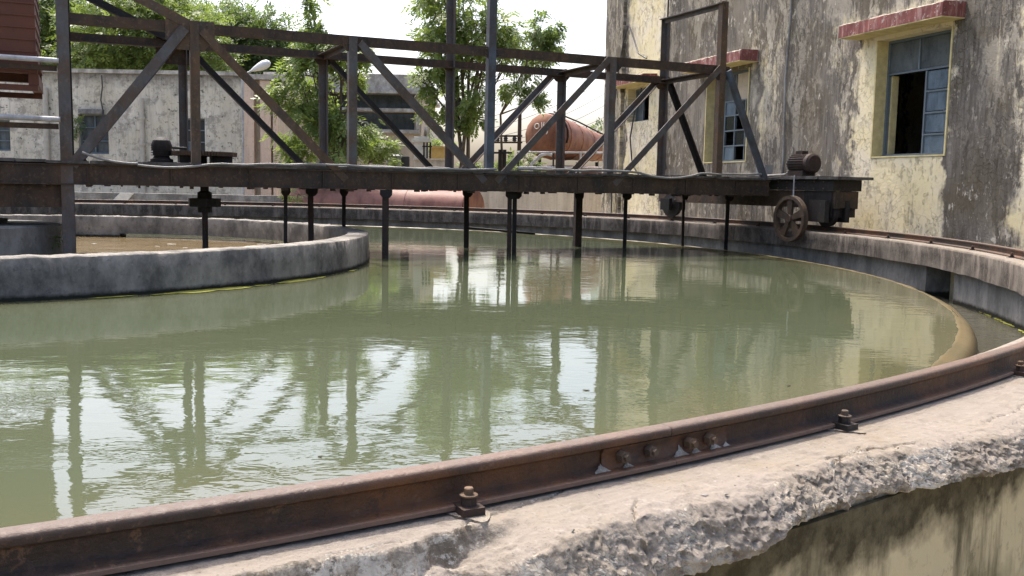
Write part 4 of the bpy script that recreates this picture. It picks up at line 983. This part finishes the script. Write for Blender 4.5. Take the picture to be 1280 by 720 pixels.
for f in (.38, .62, .84):
    pp = c0.lerp(c1, f); rr_ = r0 + (r1 - r0) * max(0, (f * L - .68) / (L - .68)); q.tube([pp + (e * math.cos(u_) + g_ * math.sin(u_)) * rr_ for u_ in [2 * math.pi * k / 16 for k in range(17)]], .018, 5)
obj('weld_seam', q, M['rusttank'], rtk)
def capp(u_, v_): return c0 - ax * (.13 if abs(u_) + abs(v_) < .5 else .085) + e * (-u_ * r0) + g_ * (v_ * r0)
sgn = -1 if e.x > 0 else 1
mk = MB()
def strk(pts): mk.tube([c0 - ax * (.17 - .16 * max(0, math.hypot(x, y) - .45)) + e * (x * r0 * (1 if e.x > 0 else -1)) + g_ * (y * r0) for x, y in pts], .018, 6)
strk([(-.22 + .12 * math.cos(k * .7), .38 + .12 * math.sin(k * .7)) for k in range(10)])
strk([(.02, .55), (.04, .38), (.06, .25)]); strk([(.14, .56), (.12, .40), (.20, .28), (.26, .36)])
strk([(.30, .02), (.36, .10), (.34, .2)])
obj('white_marking', mk, M['mark'], rtk)
for f, hh in ((.12, 0), (.75, 0)):
    pp = c0.lerp(c1, f); q = MB()
    for k in (-.45, .45): q.tube([Vector((pp.x, pp.y, 0)) + e * k * 1.2, pp + e * k * .9 - g_ * r0 * .8], .06, 8)
    obj('trestle_leg', q, M['black'], rtk)
q = MB(); q.lathe(Vector((at(715, 200, D4 + 1).x, D4 + 1, 0)), Z, [(1.05, 0), (1.05, 2.25), (.9, 2.3)], 28)
tag(obj('rusty_vat', q, M['drum']), 'dark rusty upright vat under the tilted brown tank', 'vat')
D5 = 29.
rl = thing('pipe_railing', 'thin pale pipe railing in front of the tilted rusty tank', 'railing', (at(700, 222, D5).x, D5, 0))
for py in (191, 210):
    p = MB(); p.tube([at(646, py - 1, D5), at(757, py, D5)], .028, 8); obj('rail_bar', p, M['gal'], rl)
for px in (648, 692, 726, 755):
    p = MB(); t0 = at(px, 191, D5); p.tube([Vector((t0.x, D5 + .04, 0)), t0 + Vector((0, .04, 0))], .028, 8); obj('rail_post', p, M['gal'] if px > 700 else M['beam'], rl)
p = MB(); p.tube([at(664, 206, D5 + .3), at(670, 200, D5 + .3), at(676, 194, D5 + .3), at(684, 192, D5 + .3), at(690, 194, D5 + .3)], .05, 8)
for q_ in ((664, 206),): t0 = at(*q_, D5 + .3); p.tube([Vector((t0.x, t0.y, 0)), t0], .05, 8)
tag(obj('bent_pipe', p, M['gal']), 'pale bent pipe rising beneath the rusty tank', 'pipe')

# ------------------------------------------------------------------ poles, wires, lamp
D6 = 38.
ep = thing('electric_pole', 'thin dark electric pole with two cross arms left of the rusty tank', 'pole', (at(650, 222, D6).x, D6, 0))
t0 = at(650, 135, D6); p = MB(); p.tube([Vector((t0.x, D6, 0)), t0], .10, 8, taper=.07); obj('post', p, M['beam'], ep)
for py in (170, 178):
    p = MB(); p.bar(at(612, py, D6 - .12), at(653, py, D6 - .12), .07, .07, Vector((0, 1, 0))); obj('cross_arm', p, M['beam'], ep)
for px in (622, 632, 643):
    p = MB(); p.lathe(at(px, 178, D6 - .12) + Z * .04, Z, [(.05, 0), (.10, .04), (.06, .08), (.10, .12), (.06, .16), (.08, .2)], 10); obj('insulator', p, M['dark'], ep)
sf = thing('switch_stand', 'pair of short dark posts carrying a bar left of the rusty tank', 'stand', (at(627, 222, 31).x, 31, 0))
for px in (625, 631):
    t0 = at(px, 187, 31); p = MB(); p.tube([Vector((t0.x, 31, 0)), t0], .055, 8); obj('post', p, M['black'], sf)
p = MB(); p.bar(at(617, 191, 30.9), at(640, 191, 30.9), .06, .05, Vector((0, 1, 0))); obj('bar', p, M['black'], sf)
WL = [((600, 150), (762, 78), 'topmost thin power line crossing the pale sky beside the tall building'), ((612, 161), (762, 96), 'second thin power line from the top, below the highest wire'), ((622, 171), (762, 113), 'third thin power line, just above the rusty tank'), ((632, 176), (762, 128), 'fourth thin power line, passing behind the rusty tank'), ((500, 120), (640, 128), 'thin wire crossing behind the middle tree crown'), ((640, 178), (762, 143), 'lowest thin power line, close over the rusty tank')]
for (a, c_, lab) in WL:
    p = MB(); p.tube(sag(at(*a, 40), at(*c_, 44), 14, .25), .009, 5); tag(obj('power_line', p, M['wire']), lab, 'power line', 'power lines across the sky')
lp = thing('street_lamp', 'white street lamp head on a bent arm above the roof edge', 'street lamp', (at(300, 222, 29).x, 29, 0))
p = MB(); t0 = at(303, 95, 29); p.tube([Vector((t0.x, 29, 0)), t0, at(310, 91, 29), at(317, 87, 29)], .035, 8); obj('pole', p, M['gal'], lp)
p = MB(); h0, h1 = at(314, 88.5, 29), at(337, 78, 29); p.lathe(h0, h1 - h0, [(.03, 0), (.07, .1), (.12, .28), (.14, .42), (.11, .55), (.04, .62)], 16); obj('lamp_head', p, M['lampw'], lp)

# small things by the middle building
def small_at(px, d): return Vector((at(px, 222, d).x, d, 0))
p = MB(); q_ = small_at(493, 27.5); p.lathe(q_ + Z * .0, Z, [(.22, 0), (.22, 2.30), (.24, 2.31), (.24, 2.36), (.1, 2.4)], 20)
tag(obj('grey_drum', p, M['drumgrey']), 'tall pale grey drum beside the garden bush', 'drum')
p = MB(); q_ = small_at(503, 27.6); p.lathe(q_, Z, [(.20, 0), (.20, 2.34), (.18, 2.36), (.05, 2.37)], 20)
tag(obj('dark_drum', p, M['dark']), 'dark drum next to the pale grey drum', 'drum')
gp = thing('gate_pillar', 'white topped gate pillar left of the iron bars', 'pillar', small_at(526, 29))
t0 = at(526, 172, 29); p = MB(); p.abox(t0.x - .20, t0.x + .20, 29, 29.4, 0, t0.z - .13); obj('shaft', p, M['pot'], gp)
p = MB(); p.abox(t0.x - .27, t0.x + .27, 28.93, 29.47, t0.z - .128, t0.z - .03); p.abox(t0.x - .2, t0.x + .2, 29, 29.4, t0.z - .028, t0.z + .04); obj('cap', p, M['pot'], gp)
ib = thing('iron_bars', 'dark iron gate bars between the white pillar and ochre block', 'gate', small_at(534, 28.8))
for px in (530, 534, 538):
    t0 = at(px, 178, 28.8); p = MB(); p.tube([Vector((t0.x, 28.8, 0)), t0], .025, 8); obj('bar', p, M['black'], ib)
p = MB(); p.bar(at(528, 183, 28.75), at(540, 183, 28.75), .04, .03, Vector((0, 1, 0))); obj('rail', p, M['black'], ib)
t0, t1 = at(538, 185, 31), at(557, 198, 31); p = MB(); p.abox(t0.x, t1.x, 31, 31.6, 0, t0.z); p.abox(t0.x - .05, t1.x + .05, 30.95, 31.65, t0.z + .002, t0.z + .06)
tag(obj('ochre_block', p, M['yellowp']), 'ochre painted masonry block behind the iron bars', 'block')
t0, t1 = at(518, 200, 28), at(558, 206, 28); p = MB(); p.abox(t0.x, t1.x, 28, 28.3, 0, t0.z); p.abox(t0.x - .04, t1.x + .04, 27.95, 28.35, t0.z + .002, t0.z + .05)
tag(obj('garden_wall', p, M['beigewall']), 'low pinkish garden wall below the ochre block', 'wall')

# ================================================================== TREES
rng = np.random.default_rng(7)
def leaf_mesh(name, blobs, size, droop, mat, parent, seed, leaflets=7, shell=.55):
    rg = np.random.default_rng(seed); V = []; 
    for (cx, cy, cz, rx, ry, rz, n) in blobs:
        # lumpy: put sprays round sub-clump centres
        nc = max(4, n // 26)
        d = rg.normal(size=(nc, 3)); d /= np.linalg.norm(d, axis=1)[:, None]; rad_ = rg.uniform(shell, 1.02, nc) ** .8
        cc = d * rad_[:, None] * [rx, ry, rz] + [cx, cy, cz]
        idx = rg.integers(0, nc, n); cs = min(rx, ry, rz) * .30
        P = cc[idx] + rg.normal(size=(n, 3)) * cs * [1, 1, .75]
        D_ = (P - [cx, cy, cz]); D_ /= np.linalg.norm(D_, axis=1)[:, None] + 1e-6
        D_ = D_ * .8 + rg.normal(size=(n, 3)) * .55; D_[:, 2] -= droop; D_ /= np.linalg.norm(D_, axis=1)[:, None]
        up_ = np.zeros((n, 3)); up_[:, 2] = 1; up_ += rg.normal(size=(n, 3)) * .35
        S_ = np.cross(D_, up_); S_ /= np.linalg.norm(S_, axis=1)[:, None] + 1e-6; Nn = np.cross(S_, D_)
        sz = size * rg.uniform(.7, 1.3, n)
        for k in range(leaflets):
            f = (k // 2 + 1) / (leaflets // 2 + 1); sgn_ = 1 if k % 2 else -1
            base = P + D_ * (f * sz * 1.0)[:, None] - np.array([0, 0, 1]) * (droop * .35 * f * f * sz)[:, None]
            tip = (D_ * .55 + S_ * sgn_ * .85 + Nn * rg.uniform(-.35, .15, n)[:, None]) if k < leaflets - 1 else D_
            tip = tip / np.linalg.norm(tip, axis=1)[:, None]
            ll = (sz * rg.uniform(.42, .62, n))[:, None]; wd = np.cross(tip, Nn); wd /= np.linalg.norm(wd, axis=1)[:, None] + 1e-6; wd = wd * ll * .19
            V.append(np.stack([base, base + tip * ll * .5 + wd, base + tip * ll, base + tip * ll * .5 - wd], 1))
    V = np.concatenate(V).reshape(-1, 3)
    off = wloc(parent); V = V - np.array([off.x, off.y, off.z])
    me = bpy.data.meshes.new(name); nv = len(V); nf = nv // 4
    me.vertices.add(nv); me.vertices.foreach_set('co', V.astype(np.float32).ravel())
    me.loops.add(nv); me.loops.foreach_set('vertex_index', np.arange(nv, dtype=np.int32))
    me.polygons.add(nf); me.polygons.foreach_set('loop_start', np.arange(0, nv, 4, dtype=np.int32)); me.polygons.foreach_set('loop_total', np.full(nf, 4, dtype=np.int32))
    me.update(); me.validate(); me.materials.append(mat)
    o = bpy.data.objects.new(name, me); col.objects.link(o); o.parent = parent; return o
def tree(name, label, d, bx, blobs_px, size, droop, mat, r_tr, seed, group=None, stems=1, cat='tree', leaflets=7):
    s = d / FPX; base = small_at(bx, d)
    t_ = thing(name, label, cat, base, group)
    bl = []
    rg = random.Random(seed)
    for (px, py, rx, ry, n, *dz) in blobs_px:
        p = at(px, py, d + (dz[0] if dz else rg.uniform(-.5, .5))); bl.append((p.x, p.y, p.z, rx * s, rx * s * .9, ry * s, n))
    leaf_mesh('crown', bl, size, droop, mat, t_, seed, leaflets)
    tr = MB(); low = min(b_[2] - b_[5] for b_ in bl); 
    for k in range(stems):
        a0 = base + Vector((rg.uniform(-.1, .1) * stems, rg.uniform(-.1, .1), -.05))
        fork = a0 + Vector((rg.uniform(-.25, .25) * stems, rg.uniform(-.2, .2), max(1.2, low * .9 + .3)))
        tr.tube([a0, a0.lerp(fork, .5) + Vector((rg.uniform(-.08, .08), rg.uniform(-.08, .08), 0)), fork], [r_tr, r_tr * .8, r_tr * .62], 8)
        for (cx, cy, cz, rx, ry, rz, n) in bl:
            if stems > 1 and rg.random() < .35: continue
            e_ = Vector((cx + rg.uniform(-.4, .4) * rx, cy, cz + .4 * rz)); mid = fork.lerp(e_, .5) + Vector((rg.uniform(-.15, .15), rg.uniform(-.15, .15), -.05))
            tr.tube([fork, mid, e_], [r_tr * .55, r_tr * .38, r_tr * .14], 6)
            for q in range(4):
                m2 = mid.lerp(e_, rg.random()); e2 = Vector((cx + rg.uniform(-.8, .8) * rx, cy + rg.uniform(-.7, .7) * ry, cz + rg.uniform(-.5, .8) * rz))
                tr.tube([m2, m2.lerp(e2, .55) + Vector((0, 0, .06)), e2], [r_tr * .25, r_tr * .17, r_tr * .06], 5)
    obj('trunk', tr, M['bark'], t_)
    return t_
BG = 'trees behind the whitewashed building'
tree('broadleaf_tree', 'dense bushy tree over the whitewashed roof beside the rusty hopper', 74, 70, [(30, 48, 75, 58, 2288), (95, 58, 60, 52, 2080), (60, 14, 60, 24, 998), (0, 90, 60, 40, 1248), (-70, 60, 60, 50, 1040)], .58, .35, M['leaf2'], .34, 31, BG)
tree('broadleaf_tree', 'dense bushy tree rising over the middle of the whitewashed roof', 70, 180, [(160, 50, 65, 50, 2392), (215, 44, 60, 45, 2080), (180, 12, 55, 24, 1081), (130, 85, 60, 30, 1248), (240, 80, 50, 30, 1144)], .55, .35, M['leaf1'], .34, 32, BG)
tree('broadleaf_tree', 'darker bushy tree over the right end of the whitewashed roof, behind the street lamp', 78, 300, [(285, 58, 60, 42, 2080), (332, 56, 40, 36, 1456), (270, 28, 45, 24, 936), (335, 88, 44, 34, 1456), (300, 95, 50, 30, 1144)], .60, .35, M['leaf3'], .32, 33, BG)
tree('neem_tree', 'slender feathery tree with a pointed top in front of the balcony building', 25.3, 404, [(396, 14, 13, 24, 53, 0), (398, 50, 27, 24, 116, 0), (390, 88, 40, 26, 178), (428, 66, 28, 26, 116), (372, 118, 30, 22, 123), (418, 122, 46, 30, 232), (448, 84, 18, 22, 53), (388, 160, 42, 28, 201), (436, 160, 32, 26, 147), (404, 196, 38, 24, 155)], .27, .85, M['leaf1'], .09, 41, None, 1, 'tree', 11)
tree('leafy_tree', 'tall open tree with several dark stems behind the tallest bridge post', 29, 583, [(560, 20, 48, 34, 342), (605, 40, 34, 34, 207), (545, 62, 38, 30, 270), (585, 75, 42, 28, 238), (530, 108, 20, 26, 113), (622, 30, 16, 34, 82), (560, 118, 26, 26, 103), (600, 108, 28, 24, 93), (630, 90, 14, 22, 51), (570, -25, 46, 26, 238), (540, 145, 20, 16, 62), (597, 145, 22, 14, 51)], .27, .6, M['leaf1'], .085, 42, None, 3, 'tree', 11)
tree('young_tree', 'small airy tree with a bare leaning stem against white sky', 31, 634, [(680, 30, 16, 18, 153), (672, 58, 28, 18, 238), (692, 60, 10, 16, 68), (655, 100, 16, 14, 85), (662, 128, 18, 10, 85), (645, 75, 14, 14, 68)], .24, .5, M['leaf2'], .055, 43, None, 1, 'tree', 11)
tree('small_shrub', 'bright green bush at the foot of the balcony building', 26.5, 476, [(474, 186, 16, 14, 170), (458, 178, 14, 16, 120), (484, 197, 10, 9, 60)], .22, .4, M['leaf1'], .03, 44, None, 1, 'shrub')
tree('small_shrub', 'bright green bush behind the ochre block and gate bars', 34, 551, [(551, 182, 9, 9, 80), (545, 188, 7, 6, 50)], .24, .3, M['leaf1'], .03, 45, None, 1, 'shrub')
tree('small_shrub', 'dark low bush below the stems of the open tree', 33, 600, [(596, 208, 22, 9, 160), (640, 208, 18, 7, 110)], .26, .3, M['leaf2'], .03, 46, None, 1, 'shrub')
tree('small_shrub', 'dusty bush in the gap between rusty tank and tall building', 37, 748, [(750, 168, 9, 12, 70), (756, 160, 5, 8, 30)], .24, .3, M['leaf3'], .03, 47, None, 1, 'shrub')
tree('small_shrub', 'straggly bush under the left side of the tilted rusty tank', 31.5, 662, [(660, 206, 14, 9, 90), (655, 196, 7, 7, 30)], .2, .3, M['leaf3'], .03, 48, None, 1, 'shrub')
tree('wall_weed', 'green weed growing against the centre pier inside the round wall', (B(1.0, -.1, 0)).y, 74, [(76, 300, 4, 12, 14)], .14, .6, M['leaf3'], .008, 49, None, 1, 'plant')
tree('wall_weed', 'trailing weed beside the dark window of the whitewashed building', 29.6, 92, [(93, 160, 6, 22, 60)], .2, .9, M['leaf3'], .012, 50, None, 1, 'plant')
tree('small_shrub', 'pale weed between the kerb wall and the fallen red tank', 24.2, 366, [(366, 243, 7, 7, 40)], .16, .3, M['leaf1'], .015, 51, None, 1, 'shrub')
